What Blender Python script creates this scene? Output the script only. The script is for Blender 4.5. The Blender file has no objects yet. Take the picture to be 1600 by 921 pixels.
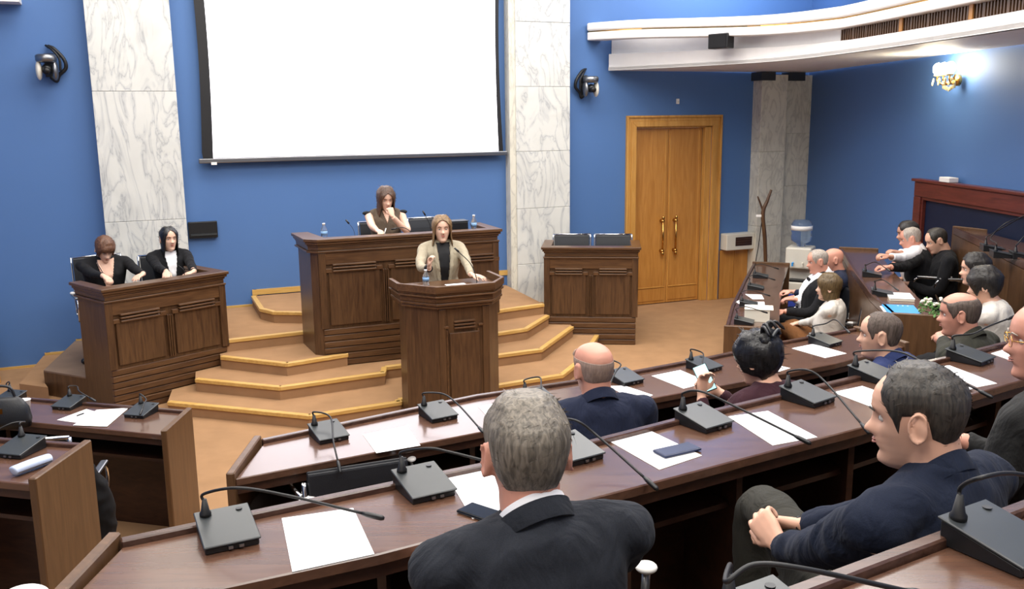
import bpy, bmesh, math, random
from math import sin, cos, pi, radians as RD, sqrt, atan2, exp
from mathutils import Vector, Matrix, noise
from mathutils.bvhtree import BVHTree
random.seed(7)
S = bpy.context.scene
C = S.collection

# ---------------------------------------------------------------- camera
cam = bpy.data.cameras.new('camera'); cam.lens = 1417/1600*36; cam.sensor_width = 36; cam.sensor_fit = 'HORIZONTAL'
cam.clip_start = .05; cam.clip_end = 100
camo = bpy.data.objects.new('camera', cam); C.objects.link(camo)
TH, RO = math.atan(275/1417), -math.atan(84/7300)
_f = Vector((0, cos(TH), -sin(TH))); _r = Vector((1, 0, 0)); _u = _r.cross(_f)
_r2 = cos(RO)*_r + sin(RO)*_u; _u2 = -sin(RO)*_r + cos(RO)*_u
mt = Matrix((_r2, _u2, -_f)).transposed().to_4x4(); mt.translation = (0, 0, 2.6)
camo.matrix_world = mt
S.camera = camo
# ---------------------------------------------------------------- world, exposure
w = bpy.data.worlds.new('world'); S.world = w; w.use_nodes = True
w.node_tree.nodes['Background'].inputs[0].default_value = (.8, .9, 1, 1)
w.node_tree.nodes['Background'].inputs[1].default_value = .3
S.view_settings.view_transform = 'Standard'; S.view_settings.look = 'None'
S.view_settings.exposure = 0.0; S.view_settings.gamma = 1.0
try: S.view_settings.use_curve_mapping = False
except Exception: pass
# ---------------------------------------------------------------- ceiling light panels (real lamps under the ceiling)
def area(loc, sx, sy, power, col=(1, .96, .9), rot=(0, 0, 0)):
    l = bpy.data.lights.new('ceiling_lamp', 'AREA'); l.shape = 'RECTANGLE'; l.size = sx; l.size_y = sy
    l.energy = power; l.color = col
    o = bpy.data.objects.new('ceiling_lamp', l); o.location = loc; o.rotation_euler = rot; C.objects.link(o)
LAMPS = [((-2.6, 8.2, 6.0), 3.2, 2.2, 200), ((1.0, 9.4, 6.0), 3.2, 2.2, 200), ((-3.2, 4.0, 6.0), 3.2, 2.2, 180), ((.6, 5.0, 6.0), 3.2, 2.2, 190),
         ((3.0, 7.2, 6.0), 2.2, 3.2, 210), ((-1.8, .2, 6.0), 3.2, 2.2, 170), ((2.0, 1.2, 6.0), 3.2, 2.2, 190)]
for p, a, b, e in LAMPS: area(p, a, b, e*1.0)
# uplight above the gallery
area((3.2, 11.6, 4.9), 1.2, .4, 60, (.9, .95, 1), (RD(90), 0, RD(22)))

# ---------------------------------------------------------------- materials
def new_mat(name):
    m = bpy.data.materials.new(name); m.use_nodes = True
    nt = m.node_tree; b = nt.nodes['Principled BSDF']; return m, nt, b
def N(nt, t, **kw):
    n = nt.nodes.new(t)
    for k, v in kw.items(): setattr(n, k, v)
    return n
def mapping(nt, scale=(1, 1, 1), rot=(0, 0, 0), coord='Object'):
    tc = N(nt, 'ShaderNodeTexCoord'); mp = N(nt, 'ShaderNodeMapping')
    mp.inputs['Scale'].default_value = scale; mp.inputs['Rotation'].default_value = rot
    nt.links.new(tc.outputs[coord], mp.inputs[0]); return mp.outputs[0]
def ramp(nt, src, stops):
    r = N(nt, 'ShaderNodeValToRGB'); e = r.color_ramp.elements
    while len(e) < len(stops): e.new(.5)
    for x, (p, c) in zip(e, stops): x.position = p; x.color = (*c, 1)
    nt.links.new(src, r.inputs[0]); return r.outputs[0]
def srgb(h):
    h = h.lstrip('#'); v = [int(h[i:i+2], 16)/255 for i in (0, 2, 4)]
    return tuple(x/12.92 if x <= .04045 else ((x+.055)/1.055)**2.4 for x in v)
def mul(c, k): return tuple(min(1, x*k) for x in c)
def bump(nt, b, h, strength=.2, dist=.01):
    n = N(nt, 'ShaderNodeBump'); n.inputs['Strength'].default_value = strength; n.inputs['Distance'].default_value = dist
    nt.links.new(h, n.inputs['Height']); nt.links.new(n.outputs[0], b.inputs['Normal'])
def plain(name, col, rough=.5, metal=0, var=.06, scale=8, spec=.5, bmp=0, bscale=200, **kw):
    m, nt, b = new_mat(name)
    v = mapping(nt); t = N(nt, 'ShaderNodeTexNoise'); t.inputs['Scale'].default_value = scale; t.inputs['Detail'].default_value = 4
    nt.links.new(v, t.inputs[0])
    nt.links.new(ramp(nt, t.outputs[0], [(.3, mul(col, 1-var)), (.7, mul(col, 1+var))]), b.inputs['Base Color'])
    b.inputs['Roughness'].default_value = rough; b.inputs['Metallic'].default_value = metal
    b.inputs['Specular IOR Level'].default_value = spec
    if bmp:
        t2 = N(nt, 'ShaderNodeTexNoise'); t2.inputs['Scale'].default_value = bscale; nt.links.new(v, t2.inputs[0])
        bump(nt, b, t2.outputs[0], bmp, .003)
    for k, x in kw.items(): b.inputs[k].default_value = x
    return m
def cloth(name, col, wr=.5, rough=.88):
    m, nt, b = new_mat(name); v = mapping(nt)
    t = N(nt, 'ShaderNodeTexNoise'); t.inputs['Scale'].default_value = 350; nt.links.new(v, t.inputs[0])
    t2 = N(nt, 'ShaderNodeTexNoise'); t2.inputs['Scale'].default_value = 9; t2.inputs['Detail'].default_value = 3; t2.inputs['Distortion'].default_value = 1.5
    v2 = mapping(nt, (1, 1, .55)); nt.links.new(v2, t2.inputs[0])
    nt.links.new(ramp(nt, t.outputs[0], [(.3, mul(col, .88)), (.7, mul(col, 1.14))]), b.inputs['Base Color'])
    b.inputs['Roughness'].default_value = rough; b.inputs['Specular IOR Level'].default_value = .2
    b.inputs['Sheen Weight'].default_value = .03
    n1 = N(nt, 'ShaderNodeBump'); n1.inputs['Strength'].default_value = wr; n1.inputs['Distance'].default_value = .035
    n2 = N(nt, 'ShaderNodeBump'); n2.inputs['Strength'].default_value = .3; n2.inputs['Distance'].default_value = .002
    nt.links.new(t2.outputs[0], n1.inputs['Height']); nt.links.new(t.outputs[0], n2.inputs['Height']); nt.links.new(n1.outputs[0], n2.inputs['Normal']); nt.links.new(n2.outputs[0], b.inputs['Normal'])
    return m
def wood(name, c1, c2, rough=.35, axis='Z', scale=1.0, coat=0, spec=.5):
    m, nt, b = new_mat(name)
    s = {'Z': (9, 9, .8), 'X': (.8, 9, 9), 'Y': (9, .8, 9)}[axis]
    v = mapping(nt, tuple(x*scale for x in s))
    t = N(nt, 'ShaderNodeTexNoise'); t.inputs['Scale'].default_value = 3; t.inputs['Detail'].default_value = 8; t.inputs['Distortion'].default_value = 1.2
    nt.links.new(v, t.inputs[0])
    t2 = N(nt, 'ShaderNodeTexNoise'); t2.inputs['Scale'].default_value = 14; t2.inputs['Detail'].default_value = 4; nt.links.new(v, t2.inputs[0])
    mx = N(nt, 'ShaderNodeMath', operation='ADD'); mm = N(nt, 'ShaderNodeMath', operation='MULTIPLY'); mm.inputs[1].default_value = .35
    nt.links.new(t2.outputs[0], mm.inputs[0]); nt.links.new(t.outputs[0], mx.inputs[0]); nt.links.new(mm.outputs[0], mx.inputs[1])
    mid = tuple((a+b_)/2 for a, b_ in zip(c1, c2))
    nt.links.new(ramp(nt, mx.outputs[0], [(.45, c1), (.68, mid), (.9, c2)]), b.inputs['Base Color'])
    b.inputs['Roughness'].default_value = rough; b.inputs['Coat Weight'].default_value = coat; b.inputs['Coat Roughness'].default_value = .12
    b.inputs['Specular IOR Level'].default_value = spec
    bump(nt, b, mx.outputs[0], .05, .002)
    return m
def marble(name, base, vein, dark, scale=1.0, tone=None):
    m, nt, b = new_mat(name)
    v = mapping(nt, (scale, scale, scale), (.2, .5, .6))
    t = N(nt, 'ShaderNodeTexNoise'); t.inputs['Scale'].default_value = 1.4; t.inputs['Detail'].default_value = 7; t.inputs['Distortion'].default_value = 1.6
    nt.links.new(v, t.inputs[0])
    v2 = mapping(nt, (scale*2.2, scale*2.2, scale*.75), (.35, .5, .9))
    oi = N(nt, 'ShaderNodeObjectInfo'); ad = N(nt, 'ShaderNodeVectorMath', operation='ADD'); sc = N(nt, 'ShaderNodeVectorMath', operation='SCALE')
    cmb = N(nt, 'ShaderNodeCombineXYZ')
    for i in range(3): nt.links.new(oi.outputs['Random'], cmb.inputs[i])
    sc.inputs['Scale'].default_value = 23; nt.links.new(cmb.outputs[0], sc.inputs[0]); nt.links.new(v2, ad.inputs[0]); nt.links.new(sc.outputs[0], ad.inputs[1])
    t2 = N(nt, 'ShaderNodeTexNoise'); t2.inputs['Scale'].default_value = 1.5; t2.inputs['Detail'].default_value = 9; t2.inputs['Distortion'].default_value = 2.3
    nt.links.new(ad.outputs[0], t2.inputs[0])
    a = N(nt, 'ShaderNodeMath', operation='SUBTRACT'); a.inputs[1].default_value = .5; nt.links.new(t2.outputs[0], a.inputs[0])
    ab = N(nt, 'ShaderNodeMath', operation='ABSOLUTE'); nt.links.new(a.outputs[0], ab.inputs[0])
    c_v = ramp(nt, ab.outputs[0], [(0, dark), (.012, vein), (.07, base)])
    c_b = ramp(nt, t.outputs[0], [(.3, (.82, .82, .82)), (.5, (.95, .95, .95)), (.72, (1, 1, 1))])
    mx = N(nt, 'ShaderNodeMix', data_type='RGBA', blend_type='MULTIPLY'); mx.inputs['Factor'].default_value = .75
    nt.links.new(c_v, mx.inputs['A']); nt.links.new(c_b, mx.inputs['B']); nt.links.new(mx.outputs['Result'], b.inputs['Base Color'])
    b.inputs['Roughness'].default_value = .35
    return m
def emis(name, col, k):
    m, nt, b = new_mat(name); b.inputs['Emission Color'].default_value = (*col, 1); b.inputs['Emission Strength'].default_value = k
    b.inputs['Base Color'].default_value = (*col, 1); b.inputs['Roughness'].default_value = .8; return m
def glassm(name, col=(1, 1, 1), rough=.02, alpha=.35):
    m, nt, b = new_mat(name); b.inputs['Base Color'].default_value = (*col, 1); b.inputs['Roughness'].default_value = rough
    b.inputs['Transmission Weight'].default_value = .9; b.inputs['IOR'].default_value = 1.25; return m
M = {}
M['blue'] = plain('blue_paint', srgb('#4b70a6'), .6, var=.03, scale=.6, bmp=.08, bscale=90)
M['white'] = plain('white_plaster', srgb('#e9e6e2'), .6, var=.02)
M['marble'] = marble('white_marble', srgb('#dcdcd6'), srgb('#cbccc9'), srgb('#b0b2b2'))
M['marble_grey'] = marble('grey_marble', srgb('#dedacb'), srgb('#cfcbbd'), srgb('#c2beb2'), 1.4)
M['dark'] = wood('dark_walnut', srgb('#3e291b'), srgb('#5f442c'), .32, 'Z')
M['darkx'] = wood('dark_walnut_horizontal', srgb('#452e1e'), srgb('#684a30'), .3, 'X')
M['desk'] = wood('polished_desk_wood', srgb('#533a2e'), srgb('#654838'), .22, 'X', .8, coat=.45, spec=.5)
M['panel'] = wood('brown_desk_panel', srgb('#503722'), srgb('#674a30'), .4, 'Z', .8)
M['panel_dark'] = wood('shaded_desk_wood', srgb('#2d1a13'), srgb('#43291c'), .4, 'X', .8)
M['rail'] = wood('desk_rail_wood', srgb('#3a2620'), srgb('#5a4136'), .25, 'X')
M['nose'] = wood('yellow_oak', srgb('#c0954e'), srgb('#d6b06a'), .4, 'X')
M['door'] = wood('honey_oak', srgb('#a8702f'), srgb('#c08843'), .4, 'Z', .6)
M['frame'] = wood('golden_oak', srgb('#b47f38'), srgb('#cf9c52'), .38, 'Z', .6)
M['red'] = wood('mahogany', srgb('#4d1f18'), srgb('#6c3026'), .35, 'X')
M['carpet'] = plain('tan_carpet', srgb('#a27e5c'), .95, var=.08, scale=5, spec=.1, bmp=.6, bscale=500)
M['carpet2'] = plain('brown_carpet', srgb('#857060'), .95, var=.08, scale=5, spec=.1, bmp=.6, bscale=500)
M['plastic'] = plain('black_plastic', srgb('#34383a'), .33, var=.05, spec=.6)
M['plastic_side'] = plain('dark_plastic', srgb('#17181a'), .4, var=.05)
M['rubber'] = plain('black_rubber', srgb('#121214'), .5)
M['black'] = plain('black_fabric', srgb('#1b1b1d'), .9, spec=.25, bmp=.3, bscale=400)
M['leather'] = plain('black_leather', srgb('#1b1d22'), .4, bmp=.2, bscale=150)
M['chrome'] = plain('chrome', srgb('#d5d6d8'), .15, 1, var=.02)
M['metal'] = plain('grey_metal', srgb('#8b8c8e'), .3, .9, var=.03)
M['gold'] = plain('brass', srgb('#c99a55'), .25, 1, var=.03)
M['paper'] = plain('white_paper', srgb('#f4f4f6'), .7, var=.01, spec=.2)
M['cream'] = plain('cream_paper', srgb('#efe9d8'), .7, var=.01, spec=.2)
M['bluefolder'] = plain('blue_folder', srgb('#2f8fd6'), .4, var=.03)
M['ac'] = plain('off_white_plastic', srgb('#d8d3c6'), .4, var=.02)
M['screen'] = emis('projected_white', (.95, .93, 1), 2.3)
M['water'] = glassm('water_blue', srgb('#bcd3f2'), .1); M['clear'] = glassm('clear_plastic', srgb('#e6eef5'))
M['navyglass'] = plain('dark_blue_panel', srgb('#121d35'), .5, spec=.3)
M['bulb'] = emis('lamp_glow', (1, .93, .78), 45)
M['crystal'] = plain('crystal', srgb('#e9d9a8'), .1, .3)
M['phone'] = plain('phone_black', srgb('#101216'), .12)
M['phone_screen'] = emis('phone_screen', srgb('#a9e6ea'), 1.0)
M['navycase'] = plain('navy_case', srgb('#1c2748'), .35)

# ---------------------------------------------------------------- mesh helpers
def link(o, parent=None):
    C.objects.link(o)
    if parent: o.parent = parent
    return o
def obj(name, bm, m, parent=None, smooth=False, bevel=0, seg=2, angle=35):
    me = bpy.data.meshes.new(name)
    bmesh.ops.recalc_face_normals(bm, faces=bm.faces[:])
    bm.to_mesh(me); bm.free()
    if isinstance(m, (list, tuple)):
        for x in m: me.materials.append(x)
    else: me.materials.append(m)
    if smooth:
        for p in me.polygons: p.use_smooth = True
    o = bpy.data.objects.new(name, me); link(o, parent)
    if bevel:
        b = o.modifiers.new('bevel', 'BEVEL'); b.width = bevel; b.segments = seg; b.limit_method = 'ANGLE'; b.angle_limit = RD(angle)
    return o
def thing(name, label, cat, loc=(0, 0, 0), rz=0, group=None):
    o = bpy.data.objects.new(name, None); link(o); o.location = loc; o.rotation_euler = (0, 0, rz); o.empty_display_size = .1
    o['label'] = label; o['category'] = cat
    if group: o['group'] = group
    return o
def tag(o, label, cat, group=None):
    o['label'] = label; o['category'] = cat
    if group: o['group'] = group
    return o
def struct(o): o['kind'] = 'structure'; return o
def box(bm, x0, x1, y0, y1, z0, z1, mi=0, mat=None):
    vs = [bm.verts.new(p) for p in ((x0, y0, z0), (x1, y0, z0), (x1, y1, z0), (x0, y1, z0), (x0, y0, z1), (x1, y0, z1), (x1, y1, z1), (x0, y1, z1))]
    if mat: 
        for v in vs: v.co = mat @ v.co
    for f in ((0, 3, 2, 1), (4, 5, 6, 7), (0, 1, 5, 4), (1, 2, 6, 5), (2, 3, 7, 6), (3, 0, 4, 7)):
        bm.faces.new([vs[i] for i in f]).material_index = mi
    return vs
def B(*a, **k): bm = bmesh.new(); box(bm, *a, **k); return bm
def prism(bm, pts, z0, z1, mi=0):
    n = len(pts)
    a = [bm.verts.new((p[0], p[1], z0)) for p in pts]; b = [bm.verts.new((p[0], p[1], z1)) for p in pts]
    bm.faces.new(a[::-1]).material_index = mi; bm.faces.new(b).material_index = mi
    for i in range(n):
        j = (i+1) % n; bm.faces.new((a[i], a[j], b[j], b[i])).material_index = mi
def P_(pts, z0, z1): bm = bmesh.new(); prism(bm, pts, z0, z1); return bm
def frames(pts):
    pts = [Vector(p) for p in pts]; n = len(pts); T = []
    for i in range(n):
        t = pts[min(i+1, n-1)]-pts[max(i-1, 0)]
        T.append(t.normalized() if t.length > 1e-9 else Vector((0, 0, 1)))
    a = Vector((0, 0, 1)) if abs(T[0].z) < .9 else Vector((0, 1, 0))
    nrm = (a-T[0]*a.dot(T[0])).normalized(); out = []
    for i in range(n):
        if i:
            nrm = (nrm-T[i]*nrm.dot(T[i]))
            nrm = nrm.normalized() if nrm.length > 1e-6 else Vector((1, 0, 0))
        out.append((pts[i], T[i], nrm, T[i].cross(nrm)))
    return out
def tube(bm, pts, r, seg=10, mi=0, closed=False):
    fr = frames(pts); n = len(fr); rings = []
    for i, (p, t, a, b) in enumerate(fr):
        rr = r[i] if isinstance(r, (list, tuple)) else r
        ra, rb = rr if isinstance(rr, (list, tuple)) else (rr, rr)
        rings.append([bm.verts.new(p+a*(ra*cos(2*pi*k/seg))+b*(rb*sin(2*pi*k/seg))) for k in range(seg)])
    for i in range(n-1 if not closed else n):
        R0, R1 = rings[i], rings[(i+1) % n]
        for k in range(seg):
            j = (k+1) % seg; bm.faces.new((R0[k], R0[j], R1[j], R1[k])).material_index = mi
    if not closed:
        bm.faces.new(rings[0][::-1]).material_index = mi; bm.faces.new(rings[-1]).material_index = mi
def T_(pts, r, seg=10): bm = bmesh.new(); tube(bm, pts, r, seg); return bm
def spline(pts, n=8):
    pts = [Vector(p) for p in pts]; out = []
    q = [pts[0]*2-pts[1]]+pts+[pts[-1]*2-pts[-2]]
    for i in range(1, len(q)-2):
        a, b, c, d = q[i-1:i+3]
        for k in range(n):
            t = k/n; out.append(.5*((2*b)+(c-a)*t+(2*a-5*b+4*c-d)*t*t+(3*b-a-3*c+d)*t**3))
    out.append(pts[-1]); return out
def lathe(bm, prof, seg=20, mi=0, c=(0, 0)):
    rings = []
    for r, z in prof:
        rings.append([bm.verts.new((c[0]+r*cos(2*pi*k/seg), c[1]+r*sin(2*pi*k/seg), z)) for k in range(seg)] if r > 1e-5 else [bm.verts.new((c[0], c[1], z))])
    for A, Bq in zip(rings, rings[1:]):
        for k in range(seg):
            j = (k+1) % seg
            if len(A) == 1 and len(Bq) == 1: continue
            if len(A) == 1: f = (A[0], Bq[j], Bq[k])
            elif len(Bq) == 1: f = (A[k], A[j], Bq[0])
            else: f = (A[k], A[j], Bq[j], Bq[k])
            bm.faces.new(f).material_index = mi
def Lt(prof, seg=20, c=(0, 0)): bm = bmesh.new(); lathe(bm, prof, seg, 0, c); return bm
def ell(bm, c, r, rot=None, seg=14, rings=9):
    m = Matrix.Translation(c) @ (rot.to_4x4() if rot else Matrix()) @ Matrix.Diagonal((*r, 1))
    bmesh.ops.create_uvsphere(bm, u_segments=seg, v_segments=rings, radius=1, matrix=m)
def off_poly(pts, d):
    """offset an open polyline sideways (left normal) by d, mitred"""
    n = len(pts); out = []
    for i in range(n):
        if i == 0: t = Vector(pts[1])-Vector(pts[0]); t.normalize(); nn = Vector((-t.y, t.x)); out.append(Vector(pts[0])+nn*d); continue
        if i == n-1: t = Vector(pts[-1])-Vector(pts[-2]); t.normalize(); nn = Vector((-t.y, t.x)); out.append(Vector(pts[-1])+nn*d); continue
        t0 = (Vector(pts[i])-Vector(pts[i-1])).normalized(); t1 = (Vector(pts[i+1])-Vector(pts[i])).normalized()
        n0 = Vector((-t0.y, t0.x)); n1 = Vector((-t1.y, t1.x)); m_ = (n0+n1).normalized(); out.append(Vector(pts[i])+m_*(d/max(.3, m_.dot(n0))))
    return [(p.x, p.y) for p in out]
def strip(bm, A, Bp, z0, z1, mi=0):
    """solid between two open polylines of equal length"""
    n = len(A); v = [[bm.verts.new((p[0], p[1], z)) for p in L_] for L_ in (A, Bp) for z in (z0, z1)]
    a0, a1, b0, b1 = v
    for i in range(n-1):
        for f in ((a0[i], a0[i+1], b0[i+1], b0[i]), (a1[i], b1[i], b1[i+1], a1[i+1]), (a0[i], a1[i], a1[i+1], a0[i+1]), (b0[i], b0[i+1], b1[i+1], b1[i])):
            bm.faces.new(f).material_index = mi
    bm.faces.new((a0[0], b0[0], b1[0], a1[0])); bm.faces.new((a0[-1], a1[-1], b1[-1], b0[-1]))
def strip2(A, Bp, za, zb):
    bm = bmesh.new(); n = len(A); v = []
    for i in range(n): v.append([bm.verts.new((A[i][0], A[i][1], za[i])), bm.verts.new((A[i][0], A[i][1], zb[i])), bm.verts.new((Bp[i][0], Bp[i][1], zb[i])), bm.verts.new((Bp[i][0], Bp[i][1], za[i]))])
    for a, b in zip(v, v[1:]):
        for k in range(4): bm.faces.new((a[k], a[(k+1) % 4], b[(k+1) % 4], b[k]))
    bm.faces.new(v[0]); bm.faces.new(v[-1][::-1]); return bm
def ST(A, Bp, z0, z1): bm = bmesh.new(); strip(bm, A, Bp, z0, z1); return bm

# ---------------------------------------------------------------- stage frame: u along the front wall, v towards it
SA = RD(22); SO = (-.53, 7.75)
SU, SV = Vector((cos(SA), sin(SA))), Vector((-sin(SA), cos(SA)))
def W(u, v): p = Vector(SO)+SU*u+SV*v; return (p.x, p.y)
def at_stage(o): o.location = (SO[0], SO[1], 0); o.rotation_euler = (0, 0, SA); return o
WV = 3.45
# ================================================================ setting
LW = W(-4.8, WV); RW = W(6.62, WV)
rightwall = [RW, (4.52, 10.2), (4.62, 8.4), (4.65, 6), (4.6, 0), (4.5, -3)]
room = [(-6.3, -3), (4.5, -3), (4.65, 6), (4.62, 8.4), RW, LW]
struct(obj('floor', P_([(-6.5, -3.2), (5, -3.2), (5, 14.5), (-6.5, 14.5)], -.12, 0), M['carpet']))
struct(obj('ceiling', P_([(-6.5, -3.2), (5, -3.2), (5, 14.5), (-6.5, 14.5)], 6.2, 6.3), M['white']))
# front wall with a door opening
def wallpiece(bm, u0, u1, z0, z1, v=WV, t=.2): box(bm, u0, u1, v, v+t, z0, z1)
DO0, DO1, DZ = 3.78, 4.99, 2.47
bm = bmesh.new(); wallpiece(bm, -4.85, DO0, 0, 6.2); wallpiece(bm, DO1, 6.8, 0, 6.2); wallpiece(bm, DO0, DO1, DZ, 6.2)
struct(at_stage(obj('wall_front', bm, M['blue'])))
struct(obj('wall_right', ST(rightwall, off_poly(rightwall, .2), 0, 6.2), M['blue']))
lw = [LW, (-6.4, 5), (-6.3, -3)]
struct(obj('wall_left', ST(lw, off_poly(lw, -.2), 0, 6.2), M['blue']))
struct(obj('wall_back', B(-6.3, 4.6, -3.2, -3, 0, 6.2), M['white']))
# marble pilasters: slabs one above another
def pilaster(name, u0, u1, v0, heights, m, z1=6.2):
    root = bpy.data.objects.new(name, None); link(root); struct(root); at_stage(root)
    obj('core', B(u0+.01, u1-.01, v0+.012, WV, 0, z1), m, root)
    z = 0; 
    for h in heights:
        z2 = min(z1, z+h); obj('slab', B(u0, u1, v0, WV, z+.002, z2-.002), m, root, bevel=.003, seg=1); z = z2
        if z >= z1: break
    return root
pilaster('trim_1', -2.82, -1.99, 3.27, [1.55, 1.38, .95, 1.2, 1.3], M['marble'])
pilaster('trim_2', 1.98, 2.72, 3.27, [.75, .72, .72, .8, .78, .9, .9, .9], M['marble'])
obj('edge_strip', B(1.90, 1.98, 3.3, WV, 0, 6.2), M['marble_grey'], bpy.data.objects['trim_2'])
pilaster('trim_3', 5.66, 6.1, 3.25, [1.05, 1.05, 1.07], M['marble_grey'], 3.16)
pilaster('trim_4', 6.1, 6.62, 3.32, [.7, .9, .75, .9], M['marble_grey'], 3.16)
bm = bmesh.new(); box(bm, 5.62, 5.86, 3.22, WV, 3.08, 3.195); box(bm, 6.14, 6.42, 3.28, WV, 3.08, 3.195)
struct(at_stage(obj('trim_14', bm, M['plastic'])))
# steps: nested half octagons in stage coordinates
def stepshape(name, pts, z0, z1, m=None):
    root = bpy.data.objects.new(name, None); link(root); at_stage(root); struct(root)
    o = obj('carpeted_block', P_(pts, z0, z1-.004), M['carpet'], root)
    return root
RI = .12
S1 = [(-2.36, 1.09), (-1.25, .17), (-.42, .23), (-.42, .3), (.42, .35), (.62, .36), (1.27, .42), (1.72, .88), (2.35, 1.75), (2.6, 3.4), (-1.9, 3.4), (-2.3, 1.55)]
S2 = [(-2.10, 1.33), (-1.41, .73), (-.42, .81), (-.36, 1.0), (.36, 1.03), (.42, .95), (1.3, 1.0), (2.05, 1.8), (2.35, 3.4), (-1.9, 3.4), (-2.08, 1.65)]
S3 = [(-1.84, 1.62), (-1.29, 1.08), (-.69, 1.2), (-.69, 1.4), (.72, 1.45), (.95, 1.4), (1.33, 1.46), (1.82, 1.97), (2.1, 3.4), (-1.9, 3.4), (-1.84, 1.8)]
S4 = [(-1.80, 1.78), (-.9, 1.84), (.9, 1.86), (1.3, 1.98), (1.8, 2.06), (1.86, 3.4), (-1.9, 3.4)]
S5 = [(-1.33, 3.40), (-1.33, 2.62), (-1.22, 2.38), (-.9, 2.2), (.95, 2.2), (1.1, 2.5), (1.1, 3.4)]
def nosing(root, pts, z, i0, i1):
    """an oak nosing along each front edge"""
    for i in range(i0, i1):
        a, b = Vector(pts[i]), Vector(pts[i+1])
        if (b-a).length < .05: continue
        t = (b-a).normalized(); n = Vector((t.y, -t.x))
        q = [a-t*.0+n*.012, b+n*.012+t*.005, b-n*.042, a-n*.042]
        obj('nosing', P_([(p.x, p.y) for p in q], z-.036, z+.001), M['nose'], root, bevel=.004, seg=1)
for i, (nm, pts, i0, i1) in enumerate([('trim_5', S1, 0, 8), ('trim_6', S2, 0, 7), ('trim_7', S3, 0, 7), ('trim_8', S4, 0, 4), ('trim_9', S5, 0, 5)]):
    r = stepshape(nm, pts, 0.0 if i == 0 else RI*i-.01, RI*(i+1)); nosing(r, pts, RI*(i+1), i0, i1)
# oak skirting that climbs with the steps
bm = bmesh.new()
for u0, u1, z in ((-1.31, 1.9, .60), (-1.99, -1.31, .43), (-3.22, -2.82, .20), (-3.54, -3.22, .08), (-4.8, -3.54, -.04), (2.72, 3.6, 0), (5.2, 5.64, 0)):
    box(bm, u0, u1, WV-.015, WV, max(z, 0), z+.065)
for u0, z0, z1 in ((-1.32, .43, .665), (-3.23, .08, .265), (-3.55, 0, .145)):
    box(bm, u0, u0+.05, WV-.017, WV, z0, z1)
struct(at_stage(obj('baseboard_front', bm, M['nose'])))
# platform with a dark front and a lower step, behind the left desk
q0, q1, q2_ = (-4.559, 8.517, 0.250), (-4.014, 8.251, 0.250), (-4.763, 8.594, 0.120)
r = bpy.data.objects.new('trim_10', None); link(r); struct(r)
pf = [q0[:2], q1[:2], (-3.2, 8.35), (-2.75, 8.95), W(-1.86, 2.3), W(-1.9, 3.42), W(-3.24, 3.42)]
obj('dark_front', P_(pf, 0, .235), M['dark'], r); obj('carpet_top', P_(pf, .236, .25), M['carpet2'], r)
ql = (-4.805, 8.508, 0.120); qr = (-4.454, 8.366, 0.120)
obj('side_step', P_([ql[:2], qr[:2], q0[:2], W(-3.22, 3.42), W(-3.56, 3.42)], 0, .12), M['carpet'], r)
# tiers of the amphitheatre
C1F = [(-1.17, 4.0), (-.2, 4.65), (.59, 5.02), (1.2, 5.38), (1.75, 5.74), (2.35, 6.08)]
C1N = [(-1.16, 3.56), (-.2, 4.08), (.62, 4.54), (1.38, 4.94), (1.93, 5.24), (2.5, 5.62)]
C2F = [(-1.07, 2.29), (-.38, 2.66), (.22, 2.98), (.63, 3.25), (1.2, 3.6), (1.46, 3.76), (2.03, 4.08), (2.56, 4.42), (3.2, 5.0)]
C2N = [(-1.07, 1.88), (-.36, 2.21), (.39, 2.64), (.80, 2.88), (1.27, 3.15), (1.55, 3.33), (2.1, 3.68), (2.8, 4.1), (3.45, 4.65)]
C3F = [(-.4, .92), (.49, 1.43), (1.06, 1.76), (2.2, 2.5), (3.4, 3.4)]
C3N = [(-.2, .5), (.72, 1.0), (1.32, 1.32), (2.5, 2.05), (3.7, 3.0)]
R1F = [(2.80, 6.52), (2.94, 7.3), (3.24, 8.5), (3.62, 9.9)]
R1N = [(3.13, 6.40), (3.29, 7.2), (3.60, 8.4), (3.97, 9.75)]
R0F = [(1.86, 7.72), (2.12, 8.6), (2.58, 9.95), (3.02, 11.2)]
R0N = [(2.3, 7.6), (2.55, 8.46), (2.98, 9.82), (3.42, 11.05)]
R2F = [(3.72, 6.2), (3.89, 6.8), (4.18, 8.06), (4.36, 8.9)]
R2N = [(4.12, 6.1), (4.28, 6.72), (4.5, 7.9), (4.53, 8.6)]
L0F = [(-2.09, 5.55), (-3.33, 5.88), (-4.6, 6.1)]
L0N = [(-2.09, 5.13), (-3.2, 5.45), (-4.5, 5.68)]
L1F = [(-1.98, 3.97), (-2.6, 4.1), (-3.8, 4.35)]
L1N = [(-2.0, 3.53), (-2.6, 3.68), (-3.75, 3.95)]
Z0, Z1, Z2, Z3 = .78, 1.14, 1.48, 1.80      # desk top heights of the rows
F1, F2, F3 = .38, .72, 1.05                  # tier floors
def tier(name, pts, z0, z1): return struct(obj(name, P_(pts, z0, z1), M['carpet2']))
e = .03
def back(pts): return off_poly(pts, 0)
tier('floor_1', C1F+[(2.75, 6.55)]+R1F[1:]+[(4.3, 12.3), (4.52, 10.2), (4.60, 8.4), (4.62, 6), (4.45, -3), (-1.17, -3)], 0, F1)
tier('floor_2', L1F[::-1]+[(-1.98, -3), (-6.2, -3), (-6.2, 4.8)], 0, F1)
tier('floor_3', C2F+[(3.5, 5.7)]+R2F+[(4.56, 9.4), (4.60, 8.4), (4.62, 6), (4.45, -3), (-1.07, -3)], F1, F2)
tier('floor_4', C3F+[(4.5, 4.2), (4.45, -3), (-.4, -3)], F2, F3)

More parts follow.
